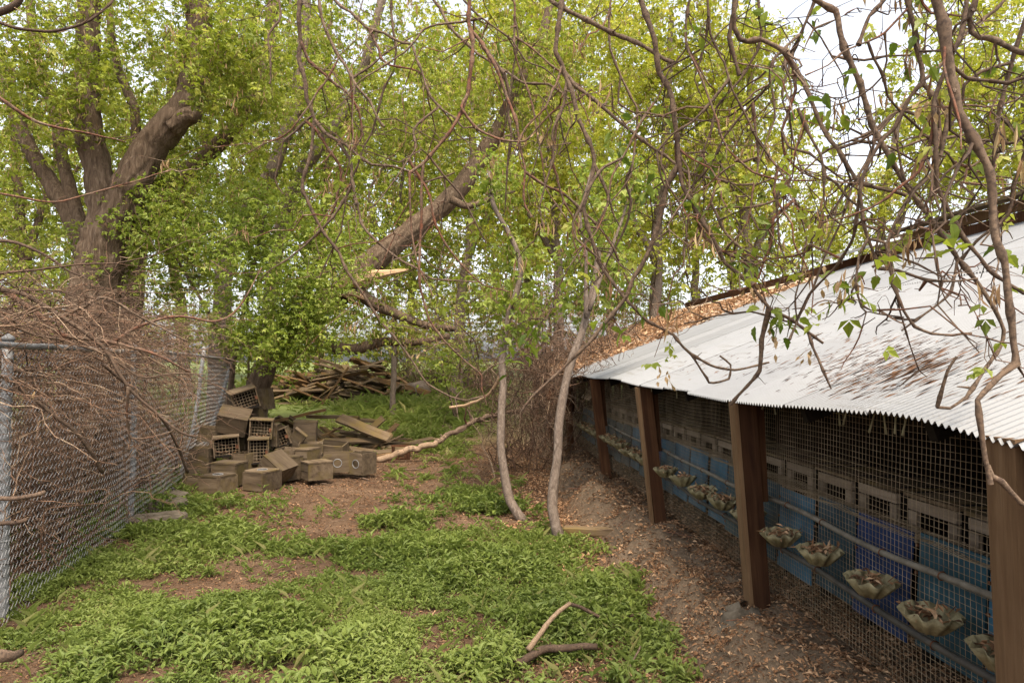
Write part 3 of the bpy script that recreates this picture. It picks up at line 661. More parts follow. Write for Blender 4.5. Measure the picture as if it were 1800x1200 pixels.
# log at the heap's end
def log_obj(name, pts, r0, r1, mat, label, cat, k=10, parent=None, rough=.08):
    P = catmull(pts, max(.05, r0)); o = P[0].copy(); t = np.linspace(0, 1, len(P)); R = (r0 + (r1 - r0) * t) * (1 + RNG.normal(0, rough, len(P)))
    m = MB(); m.tubes(P - o, R, k, cap=True); ob = m.build(name, mat, None, True); ob.location = tuple(o); tag(ob, label, cat); return ob
log_obj('log', [px(722, 690, 23), px(733, 686, 23.2), px(745, 684, 23.5)], .33, .30, M['bark_pale'], 'short stout pale log at the end of the tall timber heap', 'log', 14)

# broken wooden frame right of the boxes
def frame():
    c = ray_ground(704, 808); root = empty('crate_remnant', tuple(c), 'small rusty broken open crate standing on the soil', 'crate')
    root.rotation_euler = (0, 0, .1)
    for nm, cc, dm in (('top_bar', (0, 0, .235), (.30, .04, .035)), ('upright', (-.13, 0, .11), (.035, .04, .22)), ('upright', (.135, 0, .12), (.035, .04, .24)), ('bottom_bar', (.03, .01, .02), (.22, .045, .03)),
                       ('upright', (-.12, .2, .10), (.03, .03, .2)), ('side_bar', (-.125, .1, .2), (.03, .2, .03)), ('side_bar', (.13, .1, .2), (.03, .2, .03)), ('panel', (.1, .02, .07), (.08, .02, .1))):
        m = MB(); m.box(cc, dm, None, .5, 0, .006); m.build(nm, M['post_dark'], root)
frame()
c = ray_ground(1035, 938); plank_obj('plank', (c[0], c[1], c[2] + .035), (.46, .10, .06), (.1, .02, -.06), M['plank_grey'], 'grey timber offcut lying beside the foot of the slender trunk', 'plank')

# slabs of broken concrete along the foot of the fence
for i, (x, y, w, l, h, rz, lab) in enumerate(((283, 922, .52, .42, .10, .3, 'largest flat concrete slab under the fence'), (300, 898, .36, .26, .13, .8, 'rough edged concrete chunk behind the largest slab'),
                                       (303, 880, .42, .32, .09, .2, 'middle concrete slab along the fence'), (320, 862, .30, .26, .08, 1.1, 'concrete slab nearest the sunken nest box'),
                                       (1335, 1050, .10, .08, .05, .2, None))):
    if lab is None: continue
    c = ray_ground(x, y); n = 11; a = np.sort(np.linspace(0, 6.283, n, endpoint=False) + RNG.normal(0, .12, n)); rr = 1 + RNG.normal(0, .13, n)
    V = []
    for z, k in ((-.06, 1.02), (h * .75, 1.0), (h, .93)):
        for j in range(n): V.append([math.cos(a[j]) * w / 2 * rr[j] * k, math.sin(a[j]) * l / 2 * rr[j] * k, z + (RNG.normal(0, .008) if z > 0 else 0)])
    V.append([0, 0, h + .005]); Fc4 = [[j2 * n + j, j2 * n + (j + 1) % n, j2 * n + n + (j + 1) % n, j2 * n + n + j] for j2 in range(2) for j in range(n)]
    m = MB(); m.add(np.array(V), Fc4, .5); m.f.append((np.array([[2 * n + j, 2 * n + (j + 1) % n, 3 * n] for j in range(n)], np.int32), np.full(n, .5, np.float32), np.zeros(n, np.int32)))
    o = m.build('concrete_slab', M['concrete']); o.location = tuple(c); o.rotation_euler = (RNG.normal(0, .05), RNG.normal(0, .05), rz); tag(o, lab, 'slab')

# ------------------------------------------------------------------ trees
def jitter_poly(P, amp):
    n = len(P); t = np.linspace(0, 1, n); off = np.zeros((n, 3))
    for k in range(3):
        ph = RNG.random(3) * 50; off[:, k] = (vnoise(t * n * .35 + ph[0], t * 0 + ph[1]) - .5) * 2 * amp
    return P + off * np.minimum(1, np.minimum(t, 1 - t) * 8)[:, None]
def bez(Sx, Cx, Ex, N):
    t = np.linspace(0, 1, N)[None, :, None]
    return (1 - t) ** 2 * Sx[:, None] + 2 * (1 - t) * t * Cx[:, None] + t ** 2 * Ex[:, None]
def leaf_sprays(m, A, n_per, spread, size, mi=0, hang=.5, leaflet=3, rg=RNG):
    """compound leaves hung round anchor points"""
    Mn = len(A)
    C = np.repeat(A, n_per, 0) + rg.normal(0, 1, (Mn * n_per, 3)) * spread * .68 * np.array([1, 1, 1.15])
    base_r = np.repeat(rg.random(Mn), n_per) * .62
    D = rg.normal(0, 1, C.shape); D[:, 2] = D[:, 2] * .4 - hang; D = norm(D)
    Nn = rg.normal(0, .55, C.shape) + np.array([0, 0, 1.0])
    rnd = np.clip(base_r + rg.random(len(C)) * .42, 0, 1)
    sz = size * (.6 + .85 * rg.random(len(C)))
    m.leaves(C, D, Nn, sz, sz * .58, rnd, mi)
    if leaflet >= 3:
        Sd = norm(np.cross(D, Nn))
        for s in (-1, 1):
            m.leaves(C - D * sz[:, None] * .12, norm(D * .55 + Sd * s + np.array([0, 0, -.25])), Nn, sz * .85, sz * .48, rnd, mi)
def tassels(m, A, n_per, spread, length, mi=1):
    C = np.repeat(A, n_per, 0) + RNG.normal(0, 1, (len(A) * n_per, 3)) * spread * .7
    D = np.array([0, 0, -1.0]) + RNG.normal(0, .18, C.shape)
    m.leaves(C, D, RNG.normal(0, 1, C.shape) * [1, 1, .2], length * (.6 + .8 * RNG.random(len(C))), length * .16, None, mi)
def make_tree(name, label, cat, trunks, crowns, leafmat='leaf', lsize=.075, lper=16, spread=.22, bark='bark', tas=2, group=None, twig_r=.011, k=10, part_names=None, hang=.5, seed=None, lmin=.35):
    """trunks: list of (points Nx3, r0, r1); crowns: list of (centre, radii, n) ; boughs grow from the trunks to points spread through the crown"""
    base = np.asarray(trunks[0][0][0], float); root = empty(name, tuple(base), label, cat, group)
    nodes = []; nr = []
    for i, (P, r0, r1) in enumerate(trunks):
        bigt = r0 > .11 and k >= 14; P = catmull(P, .045 if bigt else max(.10, r0 * .8)); P = jitter_poly(P, r0 * (.05 if bigt else .22)); t = np.linspace(0, 1, len(P)); R = r0 + (r1 - r0) * t ** .85
        if i == 0: R = R * (1 + .55 * np.exp(-np.linalg.norm(P - P[0], axis=1) / max(r0, .1) * 1.2))
        R = R * (1 + .07 * (vnoise(t * len(P) * (.1 if bigt else .7), t * 0 + i * 3.3) - .5) * 2)
        m = MB(); m.tubes(P - base, R, 56 if bigt else k, RNG.random(), cap=True, ridge=.17 if bigt else 0.0); m.build((part_names[i] if part_names else ('trunk' if i == 0 else 'limb')), M[bark], root, True)
        nodes.append(P[len(P) // 3 if i == 0 else 1:]); nr.append(R[len(P) // 3 if i == 0 else 1:])
    nodes = np.concatenate(nodes); nr = np.concatenate(nr)
    A = []
    for (c, rad, n) in crowns:
        v = norm(RNG.normal(0, 1, (n, 3))) * (RNG.random((n, 1)) ** (1 / 2.4)); a = np.asarray(c) + v * np.asarray(rad)
        a = a[a[:, 2] > gz(a[:, 0], a[:, 1]) + lmin]; A.append(a)
    A = np.concatenate(A) if A else np.zeros((0, 3))
    dd = np.array([((nodes - a) ** 2).sum(1).min() for a in A]) if len(A) else np.zeros(0)
    A = A[np.argsort(dd)]
    N = 7; Ps = []; Rs = []; leafA = []
    cap = 4000; buf = np.zeros((len(nodes) + len(A) * 6, 3)); rb = np.zeros(len(buf)); cnt = len(nodes); buf[:cnt] = nodes; rb[:cnt] = nr
    for a in A:
        w = buf[:cnt] - a; d2 = (w ** 2).sum(1) + np.maximum(0, w[:, 2]) * .35
        i = int(np.argmin(d2)); s = buf[i]; ln = np.linalg.norm(a - s)
        if ln < .03: continue
        ctrl = (s + a) / 2 + np.array([0, 0, .22 * ln]) + RNG.normal(0, .13 * ln, 3)
        P = bez(s[None], ctrl[None], a[None], N)[0] + RNG.normal(0, .02 * ln, (N, 3)) * np.array([0, 1, 1, 1, 1, 1, .3])[:, None]
        r0 = min(rb[i] * .75, .004 + twig_r * ln); R = np.linspace(r0, .0035, N)
        Ps.append(P); Rs.append(R); buf[cnt:cnt + 5] = P[2:]; rb[cnt:cnt + 5] = R[2:]; cnt += 5
        leafA.append(P[3 + (ln < .6) - 1:])
    if Ps:
        m = MB(); m.tubes(np.array(Ps) - base, np.array(Rs), 4); m.build('boughs', M['twig'], root, True, 'stuff')
        LA = np.concatenate(leafA)
        m = MB(); leaf_sprays(m, LA - base, max(1, lper // 4), spread, lsize, 0, hang)
        if tas: tassels(m, (LA - base)[RNG.random(len(LA)) < .55], tas, spread * .8, lsize * 1.3, 1)
        m.build('crown', [M[leafmat], M['tassel']], root, False, 'stuff')
    return root, A
def pp(pts, d, d2=None):
    d2 = d if d2 is None else d2; n = len(pts)
    return np.array([px(x, y, d + (d2 - d) * i / max(1, n - 1)) for i, (x, y) in enumerate(pts)])
def ground_pt(x, d, sink=.1):
    X = (x - CX) / F * d; return np.array([X, d, float(gz(X, d)) - sink])
def wpx(w, d): return w / 2.0 / F * d
def cr(x, y, d, rx, ry, rd, n): return (px(x, y, d), (rx / F * d, rd, ry / F * d), n)

# big forked tree beyond the fence
D = 10.5
T = [(np.vstack([ground_pt(158, D), pp([(160, 580), (163, 510), (168, 450), (172, 405)], D)]), wpx(112, D), wpx(52, D)),
     (pp([(150, 560), (158, 490), (172, 430), (182, 370), (172, 300), (155, 220), (153, 130), (156, 40), (158, -60), (150, -220)], D), wpx(62, D), wpx(25, D)),
     (pp([(172, 570), (176, 500), (184, 440), (200, 390), (222, 340), (262, 265), (318, 195), (343, 140), (352, 70), (345, 0), (338, -160)], D), wpx(74, D), wpx(32, D)),
     (pp([(300, 225), (322, 208), (338, 203), (350, 206)], D - .1), wpx(34, D), wpx(26, D)),
     (pp([(160, 520), (148, 450), (120, 375), (78, 305), (42, 240), (16, 170), (-10, 90)], D + .4, D + 1.2), wpx(38, D), wpx(20, D)),
     (pp([(158, 440), (128, 350), (108, 270), (97, 200), (62, 90), (50, -40)], D + .5, D + 1.5), wpx(26, D), wpx(15, D)),
     (pp([(190, 410), (222, 310), (238, 210), (205, 110), (190, 0)], D + .6, D + 1.6), wpx(24, D), wpx(13, D))]
make_tree('boxelder_tree', 'massive forked tree behind the chain link fence, one limb leaning with a sawn stub', 'tree', T,
          [cr(170, 120, 10.8, 210, 170, 1.8, 210), cr(420, 90, 11, 150, 130, 1.6, 130), cr(40, 330, 11.5, 120, 130, 1.2, 60), cr(300, 330, 11.2, 120, 90, 1.0, 70), cr(400, 110, 9.4, 90, 110, .6, 90), cr(90, 120, 9.6, 110, 120, .5, 50), cr(250, -150, 10.5, 330, 130, 2.2, 120)],
          'leaf', .07, 16, .17, tas=2, k=14)
# leaning stems further back
D = 13.0
make_tree('boxelder_tree', 'tree with a bare slanting trunk just behind the massive forked tree', 'tree',
          [(np.vstack([ground_pt(215, D), pp([(240, 450), (300, 335), (350, 290), (392, 248), (432, 195), (465, 120), (480, 0)], D)]), wpx(44, D), wpx(20, D))],
          [cr(440, 160, 13, 170, 150, 1.8, 120), cr(330, 300, 13.5, 140, 120, 1.5, 60)], 'leaf', .08, 14, .2, 'bark_pale' and 'bark', 2)
D = 15.0
make_tree('boxelder_tree', 'slim tree with a curved pale trunk beyond the leafy bush', 'tree',
          [(np.vstack([ground_pt(380, D), pp([(392, 470), (412, 415), (455, 340), (488, 272), (520, 200), (530, 100), (540, -30)], D)]), wpx(36, D), wpx(18, D))],
          [cr(520, 150, 15, 170, 160, 2, 120), cr(470, 330, 15, 120, 120, 1.6, 60)], 'leaf', .085, 14, .22, 'bark_pale', 2)
D = 16.5
make_tree('boxelder_tree', 'slim tree leaning over towards the snapped trunk', 'tree',
          [(np.vstack([ground_pt(452, D), pp([(490, 420), (530, 310), (568, 250), (612, 190), (650, 80), (680, -40)], D)]), wpx(30, D), wpx(15, D))],
          [cr(640, 130, 16.5, 170, 150, 2, 130), cr(560, 330, 16.5, 130, 130, 1.6, 70)], 'leaf', .085, 14, .22, 'bark_pale', 3)

# the snapped trunk: stump, the trunk thrown over to the right, splintered wood, fallen limbs
D = 12.0
root, _ = make_tree('snapped_tree', 'snapped thick trunk leaning on its splintered stump above the grass', 'tree',
          [(np.vstack([ground_pt(440, D), pp([(448, 700), (480, 620), (540, 550), (600, 518)], D)]), wpx(34, D), wpx(44, D)),
           (pp([(600, 520), (640, 472), (700, 424), (760, 376), (800, 340), (830, 300), (868, 240), (905, 170)], D, D + 1.2), wpx(47, D), wpx(26, D)),
           (pp([(903, 175), (925, 120), (955, 55), (985, -70)], D + 1.2, D + 1.8), wpx(24, D), wpx(14, D)),
           (pp([(792, 350), (825, 362), (862, 350), (905, 335)], D + .3), wpx(15, D), wpx(6, D)),
           (pp([(606, 508), (635, 520), (665, 538), (700, 553), (750, 572), (800, 578)], D - .25, D), wpx(26, D), wpx(10, D)),
           (pp([(585, 612), (630, 612), (680, 600), (730, 600), (790, 590)], D - .1, D + .8), wpx(22, D), wpx(12, D))],
          [cr(940, 120, 12.3, 120, 140, 1.2, 120), cr(800, 180, 13, 150, 130, 1.4, 90), cr(700, 560, 12.4, 130, 60, 1.0, 60), cr(640, 400, 12.6, 90, 60, .7, 40)], 'leaf', .08, 14, .2, 'bark', 3,
          part_names=['stump', 'leaning_trunk', 'leaning_trunk_top', 'limb', 'torn_limb', 'fallen_limb'], k=14)
base = np.array(root.location)
for i, (a, b_, r) in enumerate((((602, 500), (718, 474), 22), ((608, 503), (665, 496), 13), ((598, 512), (648, 528), 16), ((600, 505), (640, 482), 10), ((604, 516), (630, 540), 9))):
    P = catmull(np.array([px(*a, 11.72), px((a[0] + b_[0]) / 2, (a[1] + b_[1]) / 2 - 3, 11.66), px(*b_, 11.74)]), .06); t = np.linspace(0, 1, len(P))
    m = MB(); m.tubes(P - base, wpx(r, 11.7) * (1.05 - .9 * t ** 1.5) * (1 + RNG.normal(0, .12, len(P))), 6, cap=True); m.build('splinter', M['splinter'], root)

# trees behind: trunk (px at the ground, px at the top), crowns
BACK = [  # x0, x1, depth, trunk width px, leaf, crown list (x, y, rx, ry, n), label
 (60, 20, 18, 26, 'leaf', [(60, 180, 180, 200, 170), (40, 440, 130, 110, 60)], 'tree seen through the brush left of the massive forked tree'),
 (330, 300, 22, 24, 'leaf', [(300, 160, 200, 200, 170), (330, 420, 160, 120, 90)], 'tree far behind the forked one, crown filling the gap over its slanting limb'),
 (690, 720, 19, 11, 'leaf', [(720, 260, 170, 200, 190), (700, 470, 140, 110, 90)], 'leafy tree standing behind the snapped trunk'),
 (800, 830, 24, 22, 'leaf_yellow', [(830, 120, 200, 180, 190), (850, 380, 170, 140, 120)], 'yellowish spring tree behind the snapped trunk top'),
 (985, 960, 16.5, 22, 'leaf_yellow', [(985, 330, 140, 150, 160), (1000, 80, 170, 140, 130)], 'slender yellow green tree behind the two curved saplings'),
 (1150, 1180, 20, 26, 'leaf_yellow', [(1170, 300, 170, 200, 190), (1200, 90, 150, 130, 110)], 'yellow green tree rising behind the leaf covered old roof'),
 (1330, 1320, 21, 24, 'leaf_yellow', [(1330, 330, 160, 140, 150), (1290, 130, 90, 120, 60)], 'yellow green tree behind the white cap of the shed ridge'),
 (1560, 1590, 22, 24, 'leaf_yellow', [(1540, 380, 170, 110, 110), (1680, 250, 140, 130, 70)], 'thin leaved tree behind the ridge of the shed'),
 (1660, 1680, 30, 16, 'leaf_yellow', [(1690, 160, 130, 190, 120)], 'distant thin tree right of the patch of open sky'),
 (1790, 1800, 20, 24, 'leaf_yellow', [(1800, 200, 150, 220, 170)], 'thin leaved tree behind the high end of the shed roof'),
 (560, 580, 30, 18, 'leaf', [(560, 330, 190, 210, 170), (520, 100, 190, 140, 120)], 'distant tree over the tall timber heap'),
 (930, 920, 32, 18, 'leaf_yellow', [(930, 420, 200, 170, 170), (900, 160, 220, 170, 140)], 'distant tree beyond the far grass'),
 (180, 150, 32, 18, 'leaf', [(150, 350, 240, 240, 190)], 'distant tree beyond the brush'),
 (1220, 1240, 34, 18, 'leaf_yellow', [(1200, 420, 220, 150, 140)], 'distant tree beyond the old roof'),
 (720, 700, 36, 16, 'leaf_yellow', [(720, 330, 210, 220, 220)], 'distant tree filling the gap behind the snapped trunk'), (400, 420, 37, 16, 'leaf', [(400, 330, 230, 240, 220)], 'distant tree filling the gap behind the slanting trunks'),
 (1080, 1060, 37, 16, 'leaf_yellow', [(1060, 200, 200, 230, 220)], 'distant tall tree above the far end of the old roof'), (20, 0, 36, 16, 'leaf', [(0, 330, 200, 260, 180)], 'distant tree left behind the forked tree'),
 (1300, 1290, 38, 16, 'leaf_yellow', [(1270, 180, 120, 180, 130)], 'distant tree beside the patch of open sky'),
]
for (x0, x1, d, w, lm, crs, lab) in BACK:
    y1 = crs[-1][1] if crs[-1][1] < crs[0][1] else crs[0][1]
    mid = (x0 + x1) / 2 + random.uniform(-25, 25)
    tr = np.vstack([ground_pt(x0, d), pp([(x0 * .6 + mid * .4, 520), (mid, 380), (mid * .4 + x1 * .6, 230), (x1, y1 - 60)], d)])
    tr2 = pp([(mid * .6 + x0 * .4, 460), (mid + random.choice((-1, 1)) * 50, 330), (mid + random.choice((-1, 1)) * 90, 180)], d, d + 1)
    far = d > 28
    make_tree('background_tree', lab, 'tree', [(tr, wpx(w, d), wpx(w * .4, d)), (tr2, wpx(w * .6, d), wpx(w * .25, d))],
              [cr(x, y, d, rx, ry, 2.6 if not far else 4, n) for (x, y, rx, ry, n) in crs], lm, (.11 if d < 20 else .13) if not far else .24, 20 if not far else 18, .28 if not far else .5,
              'bark_pale' if x0 > 600 else 'bark', 3 if not far else 2, 'trees behind the yard', .011, 8)

# undergrowth between the trunks
for i, (x, y, d, rx, ry, n, lm, lab) in enumerate(((60, 560, 14.5, 140, 90, 80, 'leaf', 'loose green shrub far behind the brush beside the massive forked tree'), (250, 590, 15.5, 120, 80, 80, 'leaf', 'green shrub behind the brush right of the massive forked trunk'),
      (430, 600, 17, 110, 70, 80, 'leaf', 'green shrub behind the leafy bush and the stump'), (560, 600, 27, 110, 60, 80, 'leaf', 'shrub behind the tall timber heap'), (690, 600, 31, 110, 60, 90, 'leaf', 'shrub at the end of the far grass'),
      (820, 570, 26, 110, 80, 90, 'leaf_yellow', 'yellowish shrub at the end of the far grass beside the thicket'), (960, 560, 20, 110, 80, 90, 'leaf', 'shrub behind the dead thicket'), (800, 640, 17, 60, 45, 40, 'leaf_fresh', 'low green shrub on the grass left of the thicket'),
      (1110, 500, 24, 110, 80, 80, 'leaf_yellow', 'yellowish shrub behind the leaf covered old roof'), (1400, 440, 30, 190, 80, 100, 'leaf_yellow', 'yellowish tall shrub beyond the ridge cap'))):
    g0 = ground_pt(x, d); make_tree('wild_shrub', lab, 'shrub', [(np.vstack([g0, px(x + 8, (y + 640) / 2, d), px(x, y - ry * .5, d)]), .05, .02), (np.vstack([g0 + [.05, 0, .1], px(x - rx * .4, y, d)]), .035, .015)],
        [cr(x, y, d, rx, ry, 1.3, n)], lm, .10 * max(1, d / 18), 14, .25 * max(1, d / 20), 'bark', 1, 'shrubs growing wild between the trees', lmin=.15, k=6)
# leafy bush hanging over the fence
D = 9.9
make_tree('boxelder_bush', 'bright green leafy bush spilling over the chain link fence', 'bush',
          [(np.vstack([ground_pt(395, 10.9), pp([(410, 640), (430, 540), (450, 450), (470, 360)], 10.9, 10.5)]), .06, .02), (pp([(408, 650), (370, 560), (320, 470), (270, 400)], 10.9, 10.4), .04, .015),
           (pp([(412, 630), (480, 560), (540, 500), (590, 470)], 10.9, 10.2), .04, .015)],
          [cr(440, 470, 10.4, 190, 150, 1.1, 170), cr(340, 390, 10.6, 150, 110, 1.0, 90), cr(530, 560, 10.2, 95, 90, .8, 110), cr(250, 450, 10.8, 150, 100, .8, 70), cr(570, 450, 10.8, 90, 120, .9, 60), cr(480, 600, 10.0, 90, 50, .6, 50)],
          'leaf_fresh', .062, 20, .15, tas=1, twig_r=.008, hang=.45, lmin=.95)

# two curved saplings in front of the shed
c1 = ray_ground(928, 913); c2 = ray_ground(988, 945)
make_tree('sapling_tree', 'curved grey sapling whose trunk bends at the foot, tangled with dead twigs', 'tree',
          [(np.vstack([c1 - [0, 0, .08], pp([(912, 905), (897, 880), (887, 840), (881, 780), (880, 720), (886, 680), (884, 630), (895, 560), (915, 480), (900, 420), (868, 360), (860, 300)], c1[1], c1[1] + .8)]), wpx(17, c1[1]), wpx(8, c1[1]))],
          [cr(905, 520, 8.0, 90, 110, .8, 55), cr(880, 340, 8.0, 80, 90, .7, 30)], 'leaf_fresh', .065, 12, .12, 'bark_pale', 2, twig_r=.007, k=12)
make_tree('sapling_tree', 'straighter grey sapling nearest the shed posts with a swollen foot', 'tree',
          [(np.vstack([c2 - [0, 0, .08], pp([(977, 925), (970, 890), (972, 850), (981, 790), (984, 730), (992, 680), (1008, 620), (1028, 565), (1045, 500), (1052, 440)], c2[1], c2[1] + .5)]), wpx(19, c2[1]), wpx(12, c2[1])),
           (pp([(1030, 560), (1030, 500), (1030, 440), (1020, 380), (1040, 300)], c2[1] + .3), wpx(8, c2[1]), wpx(4, c2[1])), (pp([(1036, 545), (1062, 470), (1085, 410), (1110, 330)], c2[1] + .3, c2[1] + .7), wpx(9, c2[1]), wpx(4, c2[1]))],
          [cr(1050, 470, 7.2, 100, 90, .7, 55), cr(1080, 350, 7.3, 90, 80, .6, 35)], 'leaf_fresh', .065, 12, .12, 'bark_pale', 2, twig_r=.007, k=12)

# ------------------------------------------------------------------ bare brush
def brush(name, label, starts, dirs, length, n_sub, r=.006, mat='brush', N=9, sag=.35, wob=.10, sub2=True, seed=5, cat='brush'):
    rg = np.random.default_rng(seed); Mn = len(starts); base = np.array(starts[0], float); root = empty(name, tuple(base), label, cat)
    L = length * (.6 + .8 * rg.random(Mn)); D = norm(np.asarray(dirs, float)); t = np.linspace(0, 1, N)
    def curve(S0, D0, L0, sg, wb):
        n = len(S0); P = S0[:, None] + D0[:, None] * (L0[:, None, None] * t[None, :, None])
        P[:, :, 2] -= sg * L0[:, None] * t[None] ** 2
        w = np.cumsum(rg.normal(0, 1, (n, N, 3)), 1) * (wb * L0[:, None, None] / math.sqrt(N)); w -= w[:, :1]; P = P + w
        P[:, :, 2] = np.maximum(P[:, :, 2], gz(P[:, :, 0], P[:, :, 1]) + .01 * 1)
        return P
    P = curve(np.asarray(starts, float), D, L, sag, wob)
    m = MB(); m.tubes(P - base, r * (1 - .75 * t)[None] * (.6 + .8 * rg.random((Mn, 1))), 4, rg.random(Mn)); m.build('stems', M[mat], root, True, 'stuff')
    idx = np.repeat(np.arange(Mn), n_sub); ti = rg.integers(1, N - 1, len(idx)); S2 = P[idx, ti]; T2 = norm(P[idx, ti + 1] - P[idx, ti - 1])
    D2 = norm(T2 * .8 + rg.normal(0, .7, T2.shape)); L2 = L[idx] * .35 * (.4 + rg.random(len(idx)))
    P2 = curve(S2, D2, L2, sag * .4, wob)
    m = MB(); m.tubes(P2 - base, r * .45 * (1 - .6 * t)[None] * (.6 + .7 * rg.random((len(idx), 1))), 3, rg.random(len(idx)))
    if sub2:
        i3 = np.repeat(np.arange(len(idx)), 2); t3 = rg.integers(1, N - 1, len(i3)); S3 = P2[i3, t3]; D3 = norm(norm(P2[i3, t3 + 1] - P2[i3, t3 - 1]) + rg.normal(0, .8, S3.shape))
        P3 = curve(S3, D3, L2[i3] * .4, .1, wob)[:, ::2]
        m.tubes(P3 - base, r * .28, 3, rg.random(len(i3)))
    m.build('twigs', M[mat], root, False, 'stuff'); return root
rg = np.random.default_rng(21)
# upright tangle behind the fence
n = 520; yy = rg.uniform(3.2, 11.0, n); xx = fence_x(yy) - .12 - rg.uniform(0, 1.5, n)
st = np.stack([xx, yy, gz(xx, yy)], -1); di = np.stack([rg.normal(-.08, .22, n), rg.normal(0, .4, n), rg.uniform(.8, 1.2, n)], -1)
brush('bare_brush', 'dense tangle of bare upright stems growing behind the chain link fence', st, di, 1.35, 10, .009, 'brush', seed=31, sag=.12, wob=.18, sub2=False)
# arching canes that fall over the fence
n = 290; yy = rg.uniform(3.6, 8.0, n); xx = fence_x(yy) - rg.uniform(.05, 1.2, n); zz = rg.uniform(1.4, 2.05, n)
st = np.stack([xx, yy, zz], -1); di = np.stack([rg.uniform(.25, 1.0, n), rg.normal(.25, .5, n), rg.normal(.12, .22, n)], -1)
brush('arching_brush', 'bare reddish canes arching over the top rail of the fence', st, di, 1.0, 11, .006, 'brush', seed=41, sag=.26, wob=.13, sub2=False)
# heavier arching boughs over the fence, following the photograph
BOUGH = [([(-60, 490), (0, 508), (60, 548), (112, 590), (175, 600), (240, 612), (300, 636), (335, 655)], 4.6, 5.2, 11, 4), ([(-20, 505), (45, 520), (115, 562), (165, 596), (192, 625), (235, 690), (282, 735), (318, 760), (345, 768)], 4.5, 4.9, 9, 4),
         ([(100, 560), (150, 540), (175, 525), (200, 530), (235, 550), (280, 575), (330, 600)], 4.8, 5.3, 7, 3), ([(200, 600), (250, 570), (300, 558), (340, 560), (380, 565), (420, 540), (460, 470)], 5.4, 6.2, 6, 2),
         ([(0, 560), (60, 590), (120, 600), (180, 620), (240, 660), (300, 655), (360, 658)], 4.4, 5.0, 6, 2), ([(-30, 425), (30, 425), (80, 450), (120, 475), (148, 488)], 4.8, 5.0, 7, 3), ([(225, 680), (222, 720), (225, 750), (228, 772), (270, 765), (330, 745)], 4.7, 5.0, 5, 2),
         ([(-30, 155), (50, 205), (110, 228), (170, 238), (220, 250)], 4.5, 5.2, 7, 2), ([(-30, 875), (20, 875), (78, 865)], 3.6, 3.5, 9, 8), ([(-30, 925), (10, 920), (46, 913)], 3.5, 3.4, 9, 8),
         ([(-20, 30), (20, 10), (40, -20)], 5, 5, 14, 10), ([(-20, 35), (50, 52), (90, 54), (130, 47), (170, 30), (200, 0)], 5.2, 5.4, 6, 4), ([(0, 340), (100, 355), (190, 330), (300, 300)], 5, 5.6, 4, 2),
         ([(180, 830), (140, 770), (60, 700), (0, 660)], 4.9, 4.3, 7, 6), ([(330, 830), (300, 760), (250, 700), (180, 640)], 6.2, 5.2, 6, 4)]
broot = empty('fence_bough', tuple(px(-60, 490, 4.6)), 'long bare boughs lying across the fence top with pale peeling bark', 'branch'); bb = np.array(broot.location)
sub = []
for (pts, d0, d1, w0, w1) in BOUGH:
    P = catmull(pp(pts, d0, d1), .05); P = jitter_poly(P, .012); t = np.linspace(0, 1, len(P)); dm = (d0 + d1) / 2
    m = MB(); m.tubes(P - bb, wpx(w0, dm) * (1 - t) + wpx(w1, dm) * t, 7, cap=True); m.build('bough', M['branch'], broot, True)
    for _ in range(int(len(P) / 2.2)):
        i = random.randrange(1, len(P) - 1); T_ = norm(P[i + 1] - P[i - 1]); sub.append((P[i], norm(T_ + RNG.normal(0, .75, 3)), random.uniform(.08, .4)))
def twig_batch(sub, r, N=6, wob=.1):
    S0 = np.array([s[0] for s in sub]); D0 = np.array([s[1] for s in sub]); L0 = np.array([s[2] for s in sub]); t = np.linspace(0, 1, N)
    P = S0[:, None] + D0[:, None] * L0[:, None, None] * t[None, :, None]; w = np.cumsum(RNG.normal(0, 1, P.shape), 1) * (wob * L0[:, None, None] / math.sqrt(N)); w -= w[:, :1]
    P = P + w; return P, (r * (1 - .65 * t))[None] * (.6 + .8 * RNG.random((len(sub), 1)))
P, R = twig_batch(sub, .0035); m = MB(); m.tubes(P - bb, R, 4); m.build('twigs', M['brush'], broot, False, 'stuff')

# dead twig tangle between the saplings and the shed end
n = 150; cx_ = rg.normal(0, 1, (n, 3)); st = px(935, 640, 9.8) + cx_ * np.array([.42, .5, .42]); di = rg.normal(0, 1, (n, 3)) + np.array([0, -.2, .1])
st[0] = ground_pt(940, 9.8, 0)
brush('dead_thicket', 'grey dead twig thicket between the saplings and the old shed end', st, di, .9, 15, .007, 'brush', seed=51, sag=.1, wob=.2, sub2=False)
n = 70; st = np.stack([rg.uniform(-.3, .75, n), rg.uniform(9.5, 12.5, n), np.zeros(n)], -1); st[:, 2] = gz(st[:, 0], st[:, 1]); di = rg.normal(0, .35, (n, 3)) + np.array([0, 0, 1])
brush('dead_thicket', 'upright dead stems rising from the soil behind the saplings', st, di, 1.9, 9, .009, 'brush', seed=52, sag=.05, wob=.16, sub2=False)
n = 120; st = np.stack([rg.uniform(-4.5, -1.0, n), rg.uniform(27, 31, n), np.zeros(n)], -1); st[:, 2] = gz(st[:, 0], st[:, 1]); di = rg.normal(0, .6, (n, 3)) + np.array([0, 0, .8])
brush('distant_brush', 'pale dead brush beyond the far grass', st, di, 2.4, 9, .016, 'brush', seed=53, sag=.3, wob=.2, sub2=False)
n = 110; st = np.stack([rg.uniform(.9, 2.6, n) * 1.0, rg.uniform(10.9, 17, n), np.zeros(n)], -1); pq_ = to_pq(st[:, 0], st[:, 1]); st[:, 2] = roof_z(pq_[0], pq_[1]) + .05; st = st[pq_[0] > 1.6]; di = rg.normal(0, .6, (len(st), 3)) + np.array([-.3, 0, .5])
